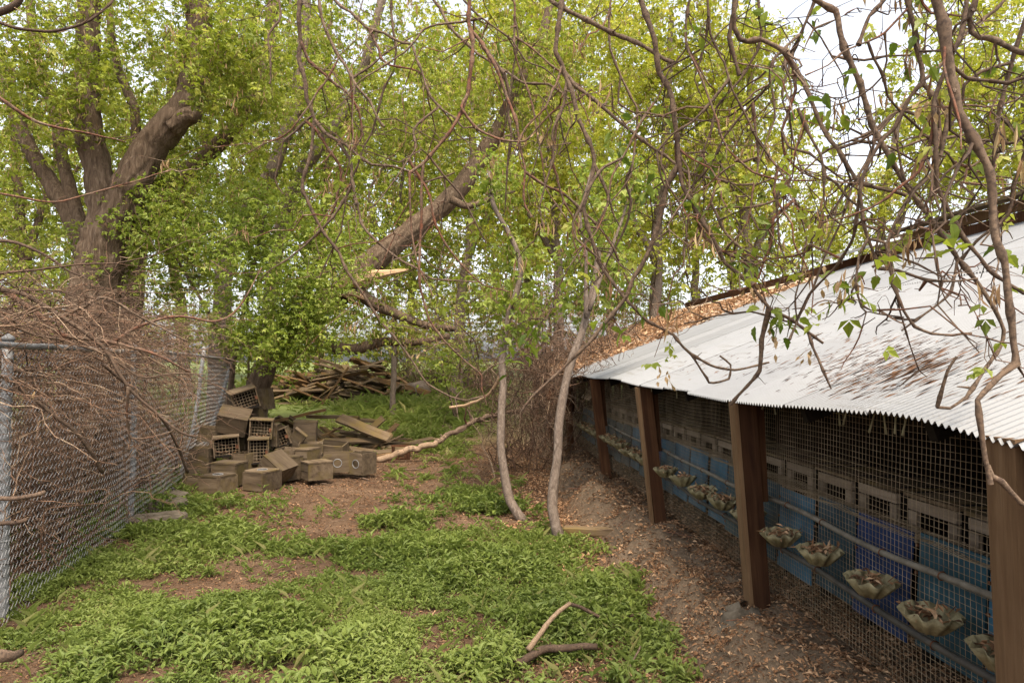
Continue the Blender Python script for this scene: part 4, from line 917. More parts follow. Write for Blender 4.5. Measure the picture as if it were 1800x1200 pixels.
brush('fallen_brush', 'bare fallen twigs lying on the leaf covered old roof', st, di, 1.2, 8, .008, 'brush', seed=54, sag=.3, wob=.2, sub2=False)

# ------------------------------------------------------------------ the tree that overhangs the yard
OT = empty('overhanging_tree', (-2.3, -1.6, float(gz(-2.3, -1.6))), 'overhanging tree whose knobbly bare branches dangle in front of the shed', 'tree'); ob = np.array(OT.location)
LIMB = [np.array([[-2.3, -1.6, -.1], [-2.25, -1.5, 1.2], [-2.1, -1.2, 2.4], [-1.9, -.8, 3.3]]),
        np.array([[-1.9, -.8, 3.3], [-1.6, .8, 4.1], [-1.2, 2.8, 4.6], [-.9, 4.6, 5.0], [-.6, 6.5, 5.8]]),
        np.array([[-1.9, -.8, 3.3], [-.9, .4, 3.9], [.3, 1.7, 4.1], [1.2, 2.5, 4.2], [2.4, 3.2, 4.4]]),
        np.array([[-.9, .4, 3.9], [.2, .6, 3.8], [1.2, 1.0, 3.5], [2.2, 1.5, 3.5]])]
limb_nodes = []
for i, Lm in enumerate(LIMB):
    P = catmull(Lm, .12); P = jitter_poly(P, .03); t = np.linspace(0, 1, len(P)); r0, r1 = ((.17, .14), (.10, .05), (.10, .05), (.06, .035))[i]
    m = MB(); m.tubes(P - ob, r0 + (r1 - r0) * t, 10); m.build('trunk' if i == 0 else 'limb', M['bark'], OT, True)
    if i: limb_nodes.append(P)
limb_nodes = np.concatenate(limb_nodes)
# branches traced from the photograph: points, depth at start, depth at end, width px at start and end, colour 0..1 (.85 = reddish)
BR = [
 ([(600, 10), (650, 48), (690, 66), (725, 76), (731, 105), (745, 145), (772, 190), (800, 212), (812, 228), (850, 220), (868, 203)], 3.6, 3.4, 9, 3, .5),
 ([(833, -10), (825, 40), (827, 80), (828, 110), (822, 160), (810, 200), (790, 230), (765, 260), (742, 287), (718, 305)], 3.3, 3.2, 11, 6, .85),
 ([(720, 305), (722, 350), (723, 400), (735, 450), (760, 520)], 3.2, 3.2, 5, 2, .85),
 ([(745, 288), (743, 345), (742, 400), (737, 480), (741, 512), (760, 560), (790, 600), (815, 630), (845, 657), (846, 685), (858, 718)], 3.2, 3.3, 6, 2.5, .85),
 ([(829, 50), (850, 75), (866, 106), (880, 140), (893, 180), (906, 216), (912, 260), (917, 300), (920, 360), (932, 382)], 3.3, 3.2, 8, 3, .85),
 ([(917, 300), (955, 325), (985, 340), (1015, 365), (1042, 388), (1080, 440), (1110, 500)], 3.2, 3.3, 6, 3, .8),
 ([(760, 3), (800, 55), (850, 95), (880, 120), (910, 140), (940, 150), (990, 167), (1002, 178)], 3.8, 3.5, 9, 4, .5),
 ([(987, -10), (976, 60), (973, 90), (985, 110), (1000, 165), (1015, 210), (1030, 250), (1040, 280), (1037, 320), (1025, 365), (1035, 400), (1050, 460), (1066, 482), (1100, 522), (1140, 560), (1200, 612), (1250, 640), (1290, 650), (1330, 645), (1352, 642)], 3.0, 2.9, 14, 4, .45),
 ([(968, 0), (1000, 20), (1050, 45), (1100, 65), (1150, 90), (1185, 110)], 3.1, 2.9, 12, 8, .5),
 ([(976, 125), (1010, 155), (1050, 180), (1100, 220), (1150, 262), (1200, 292), (1240, 310), (1290, 326), (1330, 323), (1362, 310), (1395, 298)], 2.9, 2.8, 9, 3, .55),
 ([(1125, -10), (1145, 60), (1160, 110), (1175, 150), (1182, 200), (1190, 260), (1197, 330), (1235, 405), (1290, 475), (1345, 545), (1390, 563), (1452, 602)], 2.7, 2.6, 17, 5, .35),
 ([(1345, 545), (1345, 575), (1335, 620), (1322, 660), (1300, 695), (1288, 712)], 2.6, 2.75, 12, 5, .4),
 ([(530, -10), (528, 70), (526, 92), (535, 140), (545, 190), (548, 215), (547, 270), (540, 310), (536, 340), (560, 390), (600, 455), (640, 512), (665, 560), (690, 590), (715, 620), (735, 645), (755, 680), (790, 695), (820, 703), (852, 695)], 4.0, 4.1, 11, 3, .4),
 ([(493, -10), (490, 40), (475, 65), (478, 92), (470, 150)], 4.2, 4.1, 8, 3, .3),
 ([(546, 200), (520, 226), (500, 262), (485, 312), (500, 340)], 4.0, 4.0, 6, 2, .2),
 ([(558, -10), (570, 40), (600, 95), (625, 150), (656, 196), (676, 223)], 3.9, 3.8, 10, 4, .5),
 ([(548, 212), (570, 240), (602, 252), (632, 276), (670, 290), (720, 306), (745, 323), (775, 308), (800, 300)], 4.0, 3.9, 7, 3, .5),
 ([(600, 240), (618, 300), (635, 392), (690, 445), (750, 485), (790, 492), (842, 497)], 4.0, 4.0, 7, 2.5, .55),
 ([(1202, 285), (1172, 330), (1158, 400), (1130, 470), (1100, 520), (1070, 560), (1013, 623), (983, 657), (933, 702), (914, 726)], 2.8, 3.1, 10, 4, .6),
 ([(1420, -10), (1470, 15), (1476, 50), (1490, 110), (1500, 150), (1520, 190), (1545, 240), (1570, 290), (1590, 325), (1605, 345), (1640, 392), (1690, 456), (1720, 496), (1745, 540), (1760, 578), (1755, 610), (1722, 665), (1700, 695), (1670, 714), (1648, 713)], 2.1, 2.05, 19, 6, .5),
 ([(1295, 50), (1340, 70), (1380, 100), (1410, 145), (1420, 165), (1440, 210), (1460, 250), (1490, 290), (1515, 320), (1560, 336), (1603, 346)], 2.3, 2.1, 14, 7, .45),
 ([(1645, -10), (1660, 40), (1665, 90), (1680, 150), (1690, 190), (1710, 240), (1735, 300), (1740, 340), (1742, 380), (1745, 420), (1760, 470), (1770, 530), (1785, 600), (1795, 638), (1770, 660), (1737, 690), (1725, 702), (1728, 750), (1735, 800), (1746, 855)], 1.55, 1.5, 31, 9, .42),
 ([(1737, 812), (1745, 838), (1765, 850), (1800, 888), (1830, 910)], 1.5, 1.5, 12, 10, .6),
 ([(1600, -10), (1605, 50), (1604, 90), (1615, 120), (1620, 150), (1600, 172), (1570, 220), (1550, 240), (1530, 276), (1520, 302), (1515, 330), (1521, 400), (1540, 470)], 1.9, 1.95, 14, 6, .35),
 ([(1620, 150), (1650, 180), (1668, 202), (1655, 260), (1640, 300), (1600, 342), (1570, 392), (1555, 430)], 1.9, 1.9, 10, 5, .6),
 ([(1700, 30), (1750, 70), (1800, 92), (1840, 100)], 1.7, 1.7, 13, 10, .4), ([(1810, 5), (1785, 90), (1776, 130), (1760, 200), (1750, 300), (1752, 420)], 1.8, 1.9, 12, 6, .35),
 ([(1290, -10), (1285, 60), (1290, 100), (1296, 132)], 2.4, 2.4, 13, 9, .15), ([(1212, 50), (1235, 150), (1260, 230), (1285, 266), (1320, 300), (1370, 316), (1442, 318)], 2.6, 2.4, 8, 3, .8),
 ([(1555, 430), (1525, 420), (1505, 450), (1500, 500), (1510, 530), (1530, 545), (1572, 545)], 1.95, 2.0, 6, 3, .55), ([(1555, 430), (1570, 500), (1590, 545), (1610, 570), (1640, 585), (1680, 591), (1712, 588)], 1.95, 1.95, 9, 4, .6),
 ([(1540, 470), (1580, 475), (1632, 491), (1682, 490), (1722, 484)], 1.95, 1.9, 8, 3, .5), ([(1690, 456), (1672, 510), (1640, 540), (1605, 567), (1590, 580)], 2.05, 2.0, 7, 4, .5),
 ([(1556, 440), (1580, 545), (1600, 610), (1615, 648), (1627, 662)], 1.95, 2.1, 5, 2, .3), ([(1452, 560), (1400, 566), (1345, 556), (1260, 552), (1200, 565)], 2.6, 2.7, 4, 3, .2),
 ([(1420, 585), (1428, 610), (1442, 640), (1466, 686)], 2.6, 2.5, 6, 4, .3), ([(1655, 714), (1658, 680), (1668, 650), (1684, 624)], 2.05, 2.0, 8, 4, .5),
 ([(1200, 655), (1240, 676), (1280, 668), (1288, 640), (1272, 622)], 2.75, 2.8, 5, 4, .4), ([(1765, 0), (1700, 60), (1640, 130), (1560, 215), (1500, 330), (1440, 480), (1390, 600)], 2.3, 2.3, 8, 4, .3),
 ([(1810, 230), (1740, 245), (1660, 300), (1590, 420), (1530, 470)], 1.9, 2.0, 8, 4, .4), ([(1340, -10), (1330, 90), (1260, 200), (1215, 330), (1200, 450)], 2.7, 2.8, 8, 3, .3),
 ([(1240, -10), (1260, 100), (1330, 240), (1390, 330), (1420, 420), (1395, 520), (1400, 570)], 2.6, 2.6, 7, 3, .35), ([(1070, -10), (1075, 90), (1120, 190), (1110, 300), (1060, 380), (1000, 470), (960, 560)], 3.2, 3.3, 7, 2.5, .7),
 ([(900, -10), (905, 90), (940, 200), (960, 330), (1000, 400), (1020, 470)], 3.4, 3.3, 7, 2.5, .75), ([(690, -10), (700, 90), (670, 170), (640, 260), (610, 330), (600, 410), (560, 490)], 3.9, 4.1, 6, 2.5, .3),
 ([(1790, 300), (1770, 380), (1720, 420), (1690, 452)], 1.9, 2.0, 9, 6, .4), ([(1700, -10), (1690, 60), (1640, 180), (1655, 330), (1690, 420), (1735, 480), (1800, 520)], 1.8, 1.8, 12, 7, .35),
 ([(1515, 330), (1500, 420), (1470, 470), (1420, 520), (1400, 560)], 2.0, 2.3, 7, 3, .45), ([(1440, -10), (1400, 80), (1350, 150), (1300, 210), (1240, 300), (1180, 370)], 2.5, 2.8, 8, 4, .3),
]
rb_ = random.Random(99)
for k_ in range(78):                      # lesser branches hanging between the traced ones
    if k_ < 54: x = rb_.uniform(1130, 1790); y = rb_.uniform(15, 380); d = 2.7 - (x - 1130) / 660 * .85
    else: x = rb_.uniform(520, 1120); y = rb_.uniform(15, 330); d = 3.7 - (x - 520) / 600 * .7
    ang = rb_.gauss(1.35, .75); pts = [(x, y)]; st_ = rb_.uniform(28, 52)
    for _ in range(rb_.randint(4, 8)):
        ang += rb_.gauss(0, .33); x += st_ * math.cos(ang); y += st_ * math.sin(ang) ; pts.append((x, y))
    if pts[-1][1] < 640 and not any(p[0] > 1430 and p[1] > 560 for p in pts): BR.append((pts, d, d + rb_.uniform(-.15, .15), rb_.uniform(4, 8), 2, rb_.choice((.2, .35, .5, .8, .95))))
allpx = []; allP = []; subs = []; tips = []; traced = []
for (pts, d0, d1, w0, w1, colr) in BR:
    P = pp(pts, d0, d1)
    if pts[0][1] <= 60 and not (len(allpx) and 20 < pts[0][1]):
        s = P[0]; j = int(np.argmin(((limb_nodes - (s + np.array([0, -.3, .5]))) ** 2).sum(1))); e = limb_nodes[j]
        up = norm(norm(s - P[1]) + np.array([0, 0, .6])); m1 = s + up * .28; m2 = m1 * .55 + e * .45 + np.array([0, 0, .12]); P = np.vstack([e, m2, m1, P])
    elif allpx:
        ap = np.concatenate(allpx); aP = np.concatenate(allP); j = int(np.argmin(((ap - np.array(pts[0])) ** 2).sum(1)))
        if np.hypot(*(ap[j] - np.array(pts[0]))) < 40:
            dd = aP[j][1]; n_ = len(pts); P = pp(pts, dd, dd + (d1 - d0)); P[0] = aP[j]
        else:
            s = P[0]; j = int(np.argmin(((limb_nodes - s) ** 2).sum(1))); P = np.vstack([limb_nodes[j], (limb_nodes[j] + s) / 2 + [0, 0, .15], P])
    C = .45 * catmull(P, .022) + .55 * linear(P, .022); n = len(C); t = np.linspace(0, 1, n); kk = np.arange(0, n + 6, 5); ko = RNG.normal(0, .0075 * (d0 / 2.5) ** .5, (len(kk), 3)); ko[0] = 0
    C = C + np.stack([np.interp(np.arange(n), kk, ko[:, a]) for a in range(3)], -1)
    dm = (d0 + d1) / 2; R = (wpx(w0, dm) * (1 - t) ** .9 + wpx(w1, dm) * t) * .86
    L = np.arange(n) * .022; ph = random.random() * .1; node = np.exp(-(((L + ph) % .115 - .0575) / .009) ** 2); R = R * (1 + .55 * node) * (1 + .10 * RNG.normal(0, 1, n))
    big = w0 >= 8
    m = MB(); m.tubes(C - ob, R, 8 if big else 6, colr * .8 + .1); m.build('branch', M['branch'], OT, True)
    u, v = to_px(C); allpx.append(np.stack([u, v], -1)); allP.append(C)
    for i in range(2, n - 2):
        if node[i] > .75 and v[i] > -150 and random.random() < .95:
            T_ = norm(C[i + 1] - C[i - 1]); sd = norm(np.cross(T_, RNG.normal(0, 1, 3)))
            for sg in (1, -1):
                if random.random() < .72: subs.append((C[i], norm(T_ * .35 + sd * sg), random.choice((.012, .02, .03, .045, .08, .11)) * dm / 2.4, R[i]))
            if v[i] < 640 and random.random() < (.95 if u[i] > 1150 else .5): traced.append((C[i], norm(T_ * .7 + sd * .9 + np.array([0, 0, -.15])), (random.uniform(.12, .62) if random.random() < .8 else random.uniform(.5, 1.0)) * dm / 2.6, R[i], dm))
P, R = twig_batch([s[:3] for s in subs], .0036, 4, .05)
m = MB(); m.tubes(P - ob, R, 4, .3 + .4 * RNG.random(len(P)))
P2, R2 = twig_batch([s[:3] for s in traced], .0036, 9, .16)
uu, vv = to_px(P2[:, -1]); kp = (vv < 665) | ((uu < 900) & (vv < 720)); P2, R2 = P2[kp], R2[kp]; traced = [t_ for t_, k_ in zip(traced, kp) if k_]
rr = np.minimum(1.0, np.array([s[3] for s in traced]) / .0045)[:, None]; m.tubes(P2 - ob, R2 * rr, 5)
sub3 = []
for i in range(len(P2)):
    for _ in range(4):
        j = random.randrange(1, 8); T_ = norm(P2[i, j + 1] - P2[i, j - 1]) if j < 8 else np.array([0, 0, -1.0])
        sub3.append((P2[i, j], norm(T_ * .8 + RNG.normal(0, .6, 3)), random.uniform(.02, .16)))
P3, R3 = twig_batch(sub3, .0021, 5, .15); m.tubes(P3 - ob, R3, 3)
m.build('twigs', M['branch'], OT, False, 'stuff')

# lobed leaves of the overhanging tree, hung in little fans of three to five
def leaf_mesh(name, lob):
    n = len(lob); V = []; 
    for (a, b_) in lob: V.append([a, b_, -.35 * a * a + .28 * abs(b_)])
    for (a, b_) in lob[::-1][1:-1]: V.append([a, -b_, -.35 * a * a + .28 * abs(b_)])
    k = len(V); mid = [[.5, 0, -.0875]]
    me = bpy.data.meshes.new(name); me.from_pydata(V + mid, [], [[i, (i + 1) % k, k] for i in range(k)]); me.materials.append(M['leaf_near'])
    at = me.attributes.new('rnd', 'FLOAT', 'FACE'); r = RNG.random(); at.data.foreach_set('value', np.full(k, r, np.float32)); return me
LOB = [[(0, 0), (.08, .06), (.2, .19), (.34, .26), (.46, .22), (.58, .25), (.7, .15), (.84, .10), (1, 0)], [(0, 0), (.1, .1), (.24, .19), (.42, .22), (.62, .18), (.8, .10), (1, 0)], [(0, 0), (.1, .08), (.25, .26), (.36, .22), (.5, .27), (.62, .16), (.78, .14), (.88, .06), (1, 0)]]
LM = [leaf_mesh('leaf', LOB[i % 3]) for i in range(9)]
cl = [(1090, 245, 2.9, 16), (1215, 350, 2.65, 8), (1240, 390, 2.6, 6), (1300, 450, 2.6, 8), (1350, 430, 2.6, 6), (1362, 555, 2.6, 10), (1375, 565, 2.6, 8), (1330, 470, 2.6, 6), (1345, 400, 2.6, 5), (900, 580, 3.3, 6), (920, 610, 3.3, 8), (895, 640, 3.3, 6), (945, 590, 3.3, 5),
      (1095, 590, 3.0, 6), (1060, 560, 3.0, 5), (1380, 180, 2.4, 6), (1355, 130, 2.4, 6), (1420, 190, 2.3, 6), (1460, 190, 2.2, 5), (1600, 230, 1.9, 5), (1640, 90, 1.9, 5), (1520, 500, 1.95, 4), (1590, 60, 1.95, 5), (1690, 270, 1.8, 4), (1440, 40, 2.3, 6), (1385, 300, 2.6, 5), (1250, 290, 2.7, 6),
      (880, 90, 3.6, 6), (800, 90, 3.7, 4), (1140, 330, 2.8, 5), (1000, 520, 3.2, 6), (1130, 520, 2.9, 5), (1180, 200, 2.7, 6), (1230, 60, 2.6, 6), (1330, 30, 2.6, 6), (1510, 110, 2.2, 5), (1760, 140, 1.9, 4), (1780, 420, 1.9, 4), (1700, 390, 1.9, 4), (1450, 490, 2.4, 5), (1480, 540, 2.4, 3), (1745, 250, 1.9, 4)]
apx = np.concatenate(allpx); aP = np.concatenate(allP); nleaf = 0; leaf_stalks = []
for (x, y, d, k) in cl:
    dist = ((apx - np.array([x, y])) ** 2).sum(1) + ((aP[:, 1] - d) * 120) ** 2; j = int(np.argmin(dist)); s = aP[j]; tgt = px(x, y, aP[j][1])
    leaf_stalks.append((s, tgt))
    for i in range(k):
        if nleaf >= 290: break
        o = bpy.data.objects.new('leaf', LM[nleaf % 9]); COL.objects.link(o); o.parent = OT
        sz = random.uniform(.04, .07) * (d / 2.6) ** .4; o.location = tgt + RNG.normal(0, .032, 3) - ob; o.scale = (sz,) * 3
        dr = norm(RNG.normal(0, 1, 3) * [1, 1, .5] + np.array([0, 0, -.75])); o.rotation_euler = (Vector(dr).to_track_quat('X', 'Z').to_matrix() @ Matrix.Rotation(random.gauss(0, .6), 3, 'X')).to_euler(); nleaf += 1
m = MB()
P = np.array([bez(s[None], ((s + e) / 2 + np.array([0, 0, .05]))[None], e[None], 6)[0] for s, e in leaf_stalks]); m.tubes(P - ob, np.linspace(.0028, .0016, 6)[None], 4); m.build('leaf_stalks', M['branch'], OT, False, 'stuff')
# smaller leaves and dry hanging seeds all along the twigs
m = MB(); sel = P2[RNG.random(len(P2)) < .42][:, -1]; u, v = to_px(sel); leaf_sprays(m, sel - ob, 3, .05, .036, 0, .6)
sel = P2[RNG.random(len(P2)) < .30][:, -2]; tassels(m, sel - ob, 7, .03, .055, 1); m.build('young_leaves', [M['leaf'], M['tassel']], OT, False, 'stuff')
DRY = bpy.data.meshes.new('dry_leaf')
DRY.from_pydata([(0, 0, 0), (.35, .2, .05), (.7, .12, -.08), (1, .0, .0), (.7, -.14, .1), (.35, -.18, -.04), (.5, 0, .06)], [], [[0, 1, 6], [1, 2, 6], [2, 3, 6], [3, 4, 6], [4, 5, 6], [5, 0, 6]]); DRY.materials.append(M['tassel'])
at = DRY.attributes.new('rnd', 'FLOAT', 'FACE'); at.data.foreach_set('value', np.full(6, .75, np.float32))
for (x, y, k) in ((1165, 650, 7), (1345, 590, 4), (1352, 615, 4), (1425, 620, 5), (1650, 165, 7), (1640, 185, 5), (1320, 505, 5), (1450, 490, 5), (1470, 500, 5), (1215, 420, 6), (1590, 430, 6), (860, 290, 5), (945, 225, 5), (960, 240, 5), (60, 690, 3), (735, 620, 5)):
    d = 2.6 if x > 700 else 4.2
    if x > 1500: d = 1.85
    if 700 < x < 1000: d = 3.4
    dist = ((apx - np.array([x, y])) ** 2).sum(1); j = int(np.argmin(dist)); dd = aP[j][1] if x > 500 else 4.2
    for i in range(k):
        o = bpy.data.objects.new('dry_leaf', DRY); COL.objects.link(o); o.parent = OT; sz = random.uniform(.03, .05); o.location = px(x, y, dd) + RNG.normal(0, .018, 3) * [1, 1, 1.6] - ob; o.scale = (sz,) * 3
        o.rotation_euler = Vector(norm(RNG.normal(0, .35, 3) + [0, 0, -1])).to_track_quat('X', 'Z').to_euler()

# ------------------------------------------------------------------ dead wood on the ground
def stick(pts3, r0, r1, label, mat='branch', name='fallen_branch', extra=0, col=.6, bare=0):
    P = catmull(pts3, .03); P = jitter_poly(P, r0 * .5); o = P[0].copy(); t = np.linspace(0, 1, len(P)); root = empty(name, tuple(o), label, 'branch')
    m = MB(); m.tubes(P - o, (r0 + (r1 - r0) * t) * (1 + RNG.normal(0, .06, len(P))), 8, col, cap=True); m.build('stem', M[mat], root, True)
    if bare:
        k_ = int(len(P) * bare); R_ = (r0 + (r1 - r0) * t[:k_]) * 1.06 * np.minimum(1, .9 + .1 * np.linspace(3, 0, k_)); m = MB(); m.tubes(P[:k_] - o, R_, 9, .95, cap=True); m.build('barkless_end', M['bark_bare'], root, True)
    if extra:
        sb = []
        for _ in range(extra):
            i = random.randrange(len(P) // 3, len(P) - 1); T_ = norm(P[i] - P[i - 1]); sb.append((P[i], norm(T_ + RNG.normal(0, .6, 3) * [1, 1, .5]), random.uniform(.15, .5)))
        Pq, Rq = twig_batch(sb, r1 * .8, 6, .15); m = MB(); m.tubes(Pq - o, Rq, 5); m.build('twigs', M[mat], root, False, 'stuff')
def gpt(x, y, h):
    c = ray_ground(x, y); return c + np.array([0, 0, h])
a = ray_ground(664, 812); stick([a + [0, 0, .03], px(700, 797, a[1]), px(735, 787, a[1] + .05), px(765, 780, a[1] + .1), px(795, 760, a[1] + .3), px(830, 742, a[1] + .5), px(870, 728, a[1] + .8), px(920, 720, a[1] + 1.2)], .055, .03, 'long dark fallen branch with a barkless pale end beside the nest boxes', 'branch', extra=14, col=.45, bare=.42)
stick([px(928, 1142, 3.72), px(945, 1118, 3.78), px(965, 1090, 3.85), px(985, 1072, 3.92), px(1002, 1060, 3.98)], .017, .012, 'pale barkless broken stick standing up out of the weeds', 'bark_bare')
stick([px(1000, 1061, 3.98), px(1022, 1066, 4.02), px(1045, 1080, 4.05), px(1080, 1090, 4.10), px(1132, 1088, 4.2)], .012, .008, 'dark thin stick bent down from the pale broken one', col=.3)
stick([gpt(1072, 1122, .05), gpt(1090, 1110, .08), gpt(1115, 1102, .08), gpt(1132, 1096, .05)], .018, .012, 'short dark curved stick at the edge of the litter', col=.2)
stick([gpt(905, 1182, .05), gpt(960, 1164, .07), gpt(1000, 1160, .07), gpt(1050, 1155, .06)], .024, .018, 'thick dark stick half buried in the weeds', col=.2)
stick([gpt(1098, 1196, .02), gpt(1112, 1182, .06), gpt(1126, 1168, .10)], .007, .005, 'small brown stick slanting out of the weeds by the soil edge', col=.5)
stick([gpt(812, 895, .02), gpt(835, 888, .03), gpt(858, 885, .02)], .014, .010, 'short pale stick on the soil left of the curved sapling', 'bark_bare')
stick([gpt(600, 838, .02), gpt(630, 842, .03), gpt(648, 846, .02)], .014, .012, 'straight brown stick before the ringed upright nest box', col=.6)
stick([gpt(692, 834, .02), gpt(715, 829, .03), gpt(740, 826, .02)], .014, .010, 'thin stick lying below the barkless branch end', col=.7)
stick([gpt(530, 842, .02), gpt(555, 850, .02), gpt(575, 853, .02)], .010, .008, 'thin stick at the foot of the twig covered nest box', col=.6)
stick([gpt(750, 760, .03), gpt(770, 752, .06), gpt(795, 755, .05)], .02, .012, 'curved bare stick on the bare patch beyond the dark branch', col=.6)
stick([gpt(800, 790, .02), gpt(770, 797, .02)], .016, .013, 'straight pale stake lying under the dark branch', 'splinter', 'stake')
stick([gpt(475, 975 - 60, .02), gpt(485, 920, .03), gpt(493, 925, .02)], .010, .006, 'little dark crooked stick on the bare soil', col=.2)
stick([px(790, 716, 9.3), px(815, 712, 9.3), px(840, 704, 9.3), px(862, 690, 9.3), px(884, 650, 9.2)], .018, .022, 'bleached broken branch hanging in the dead twigs by the curved sapling', 'splinter', 'broken_branch')
stick([px(-10, 1152, 2.6), px(15, 1150, 2.65), px(38, 1146, 2.7)], .028, .012, 'blunt weathered branch end poking into the weeds', col=.5, name='branch_end')

# ------------------------------------------------------------------ weeds, litter (nobody could count them)
def scatter(n, x0, x1, y0, y1, fn):
    x = RNG.uniform(x0, x1, n); y = RNG.uniform(y0, y1, n); c = fn(x, y); k = RNG.random(n) < c; return x[k], y[k], c[k]
def weeds():
    m = MB()
    def plants(n, x0, x1, y0, y1, nl, ln, wd, hgt, detail):
        x, y, c = scatter(n, x0, x1, y0, y1, cover); u, v = to_px(np.stack([x, y, gz(x, y)], -1)); k = (u > -250) & (u < 1950); x, y, c = x[k], y[k], c[k]
        tall = .25 + 1.5 * sstep(.25, .8, fbm(x * 1.9 + 9, y * 1.9, 3)) * (.6 + .8 * RNG.random(len(x)))
        hue = np.clip(fbm(x * 1.1 + 40, y * 1.1, 3) * 1.3 - .3, 0, 1)
        B = np.stack([x, y, gz(x, y)], -1); nP = len(x); az0 = RNG.random(nP) * 6.283
        for j in range(nl):
            az = az0 + j * 2.4 + RNG.normal(0, .3, nP); el = RNG.uniform(-.1, 1.25, nP); h = RNG.random(nP) * hgt * tall
            D = np.stack([np.cos(az) * np.cos(el), np.sin(az) * np.cos(el), np.sin(el)], -1)
            C = B + np.stack([np.cos(az) * .012, np.sin(az) * .012, h], -1)
            Nn = np.stack([-np.cos(az) * np.sin(el), -np.sin(az) * np.sin(el), np.cos(el)], -1) + RNG.normal(0, .2, D.shape)
            sz = ln * (.6 + .8 * RNG.random(nP)) * (.75 + .4 * tall)
            m.leaves(C, D, Nn, sz, sz * wd * (.7 + .6 * RNG.random(nP)), np.clip(hue * .6 + RNG.random(nP) * .45 + (.2 if y0 > 8 else 0), 0, 1), 0, .25, .35, detail)
        # stalks
        k = RNG.random(nP) < .3; Bk = B[k]; tp = Bk + np.stack([RNG.normal(0, .02, k.sum()), RNG.normal(0, .02, k.sum()), hgt * tall[k] * 1.1], -1)
        if len(Bk): m.tubes(np.stack([Bk, (Bk + tp) / 2 + RNG.normal(0, .006, Bk.shape), tp], 1), .0012, 3, .95)
    plants(12000, -3.6, 2.0, 2.4, 4.0, 8, .031, .44, .065, True)
    plants(17000, -4.2, 2.0, 4.0, 5.4, 8, .034, .42, .062, False)
    plants(24000, -4.8, 1.6, 5.4, 9.0, 7, .048, .32, .075, False)
    plants(15000, -6.5, 1.2, 9.0, 16.0, 6, .10, .22, .10, False)
    plants(20000, -12, 2.0, 16, 40, 5, .22, .14, .14, False)
    for (n, y0, y1, ln, rn) in ((9000, 2.4, 7.0, .11, (.3, .9)), (2600, 2.4, 9.0, .13, (.96, 1.0)), (9000, 7.0, 16.0, .15, (.3, .9))):
        x, y, c = scatter(n, -5.5, 1.9, y0, y1, lambda a, b_: cover(a, b_) * sstep(.45, .6, fbm(a * 1.4 + 70, b_ * 1.4, 2))); N_ = len(x); az = RNG.random(N_) * 6.283
        D = np.stack([np.cos(az) * .5, np.sin(az) * .5, np.full(N_, 1.0)], -1); Nn = np.stack([-np.cos(az), -np.sin(az), np.full(N_, .5)], -1)
        m.leaves(np.stack([x, y, gz(x, y)], -1), D, Nn, ln * (.5 + RNG.random(N_)), .006, RNG.uniform(*rn, N_), 0, .1, .35)
    o = m.build('ground_weeds', M['weed'], None, False, 'stuff'); tag(o, 'low leafy green weeds covering the yard', 'weeds')
weeds()
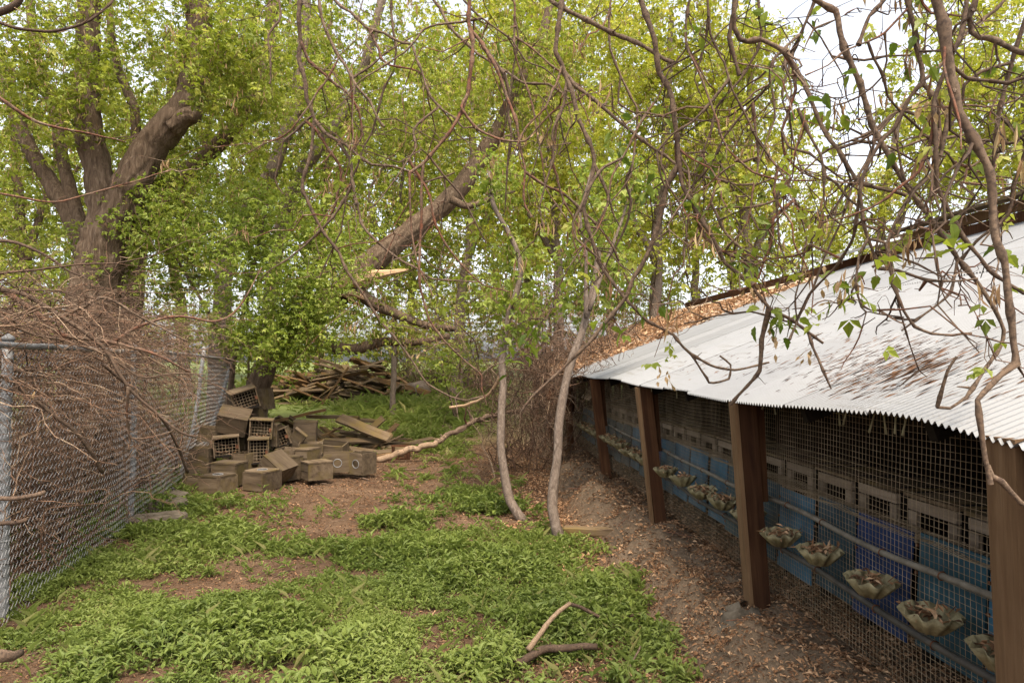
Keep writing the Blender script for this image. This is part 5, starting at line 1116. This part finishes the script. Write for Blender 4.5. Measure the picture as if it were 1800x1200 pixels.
def litter():
    m = MB()
    def f(x, y):
        p, q = to_pq(x, y); bank = sstep(.55, .95, p) * sstep(2.6, 1.9, p) * (.35 + .65 * sstep(.42, .62, fbm(x * 2.5 + 8, y * 2.5, 3)))
        steep = sstep(.95, 1.1, p) * sstep(1.75, 1.5, p); bank = bank * (1 - .82 * steep * sstep(.3, .5, fbm(x * 3 + 31, y * 3, 2)))
        return np.clip(np.maximum(bank, .55 * (1 - cover(x, y)) * sstep(.3, .6, fbm(x * 4, y * 4, 2)) + .08), 0, 1)
    for (n, x0, x1, y0, y1, s) in ((45000, -3.8, 2.2, 1.8, 5.5, .020), (70000, -5.0, 1.8, 5.5, 13, .028)):
        x, y, c = scatter(n, x0, x1, y0, y1, f); N_ = len(x); C = np.stack([x, y, gz(x, y) + .006 + RNG.random(N_) * .012], -1)
        D = RNG.normal(0, 1, (N_, 3)) * [1, 1, .28]; Nn = RNG.normal(0, .5, (N_, 3)) + [0, 0, 1]; sz = s * (.5 + RNG.random(N_) * 1.1)
        m.leaves(C, D, Nn, sz, sz * RNG.uniform(.15, .5, N_), RNG.random(N_) ** 1.3 * .9, 0, .35, RNG.uniform(-.3, .3))
    for (n, q0, q1, s) in ((42000, 1.0, 5.0, .020), (26000, 5.0, 11.0, .030)):
        p = RNG.uniform(.35, 2.7, n); q = RNG.uniform(q0, q1, n); Pw = S(p, q, 0); x, y = Pw[:, 0], Pw[:, 1]; k = RNG.random(n) < f(x, y) * 1.2 + .06; x, y = x[k], y[k]; N_ = len(x)
        C = np.stack([x, y, gz(x, y) + .006 + RNG.random(N_) * .014], -1); D = RNG.normal(0, 1, (N_, 3)) * [1, 1, .3]; sz = s * (.5 + RNG.random(N_) * 1.2)
        m.leaves(C, D, RNG.normal(0, .5, (N_, 3)) + [0, 0, 1], sz, sz * RNG.uniform(.25, .6, N_), RNG.random(N_) ** .7, 0, .35, RNG.uniform(-.3, .3))
    o = m.build('wood_chip_litter', M['chip'], None, False, 'stuff'); tag(o, 'dry tan leaf litter and wood chips strewn over the soil', 'litter')
    # twiglets
    x, y, c = scatter(900, -3.5, 1.6, 3, 12, lambda a, b_: .3 + .7 * (1 - cover(a, b_))); N_ = len(x); z = gz(x, y) + .012; az = RNG.random(N_) * 6.28; L = RNG.uniform(.05, .22, N_)
    S0 = np.stack([x, y, z], -1); E0 = S0 + np.stack([np.cos(az) * L, np.sin(az) * L, RNG.normal(0, .01, N_)], -1); E0[:, 2] = np.maximum(E0[:, 2], gz(E0[:, 0], E0[:, 1]) + .008)
    m = MB(); m.tubes(np.stack([S0, (S0 + E0) / 2 + RNG.normal(0, .008, S0.shape), E0], 1), RNG.uniform(.0015, .004, (N_, 1)), 4); o = m.build('twig_litter', M['branch'], None, False, 'stuff'); tag(o, 'small dry twigs scattered over the soil', 'twigs')
    # on the roof: debris caught in the grooves, thick on the old part
    m = MB(); bits = []
    for (n, x, y, rx, ry) in ((750, 1570, 640, 95, 45), (260, 1470, 660, 70, 40), (160, 1400, 640, 160, 60), (130, 1700, 660, 120, 60), (130, 1250, 640, 140, 30), (60, 1500, 540, 250, 60)):
        for _ in range(n):
            u = x + RNG.normal() * rx * .6; v = y + RNG.normal() * ry * .6
            kx = (u - 821) / F; kz = -(v - HY) / F; d = (EYE - EAVE_Z + TAN * EAVE_P) / (TAN * kx - kz) if TAN * kx > kz else -1
            if 1.2 < d < 10.4: 
                Q = px(u, v, d); p, q = to_pq(Q[0], Q[1])
                if p > EAVE_P + .04: bits.append((p, q))
    bits = np.array(bits); N_ = len(bits); qg = np.round(bits[:, 1] / .032 - .5) * .032 + .016 + RNG.normal(0, .004, N_)
    C = S(bits[:, 0], qg, roof_z(bits[:, 0], qg) + .006); up = norm(S(1, 0, TAN)); D = up + RNG.normal(0, .06, (N_, 3)); Nn = np.array([-TAN, 0, 1.0]) + RNG.normal(0, .3, (N_, 3)); sz = RNG.uniform(.02, .11, N_)
    m.leaves(C, D, Nn, sz, RNG.uniform(.005, .012, N_), RNG.random(N_) ** 2 * .35, 0, .2, 0)
    n = 9000; p = RNG.uniform(EAVE_P + .1, 5.6, n); q = RNG.uniform(Q1 - .1 + (p - 1.5) * 0, Q2, n); C = S(p, q, roof_z(p, q) - .005 + RNG.random(n) * .02); sz = RNG.uniform(.05, .11, n)
    m.leaves(C, RNG.normal(0, 1, (n, 3)) * [1, 1, .3], RNG.normal(0, .4, (n, 3)) + [-.3, 0, 1], sz, sz * .5, .3 + .7 * RNG.random(n), 0)
    o = m.build('roof_litter', M['chip'], None, False, 'stuff'); tag(o, 'brown leaf litter lying in the grooves of the shed roof', 'litter')
litter()
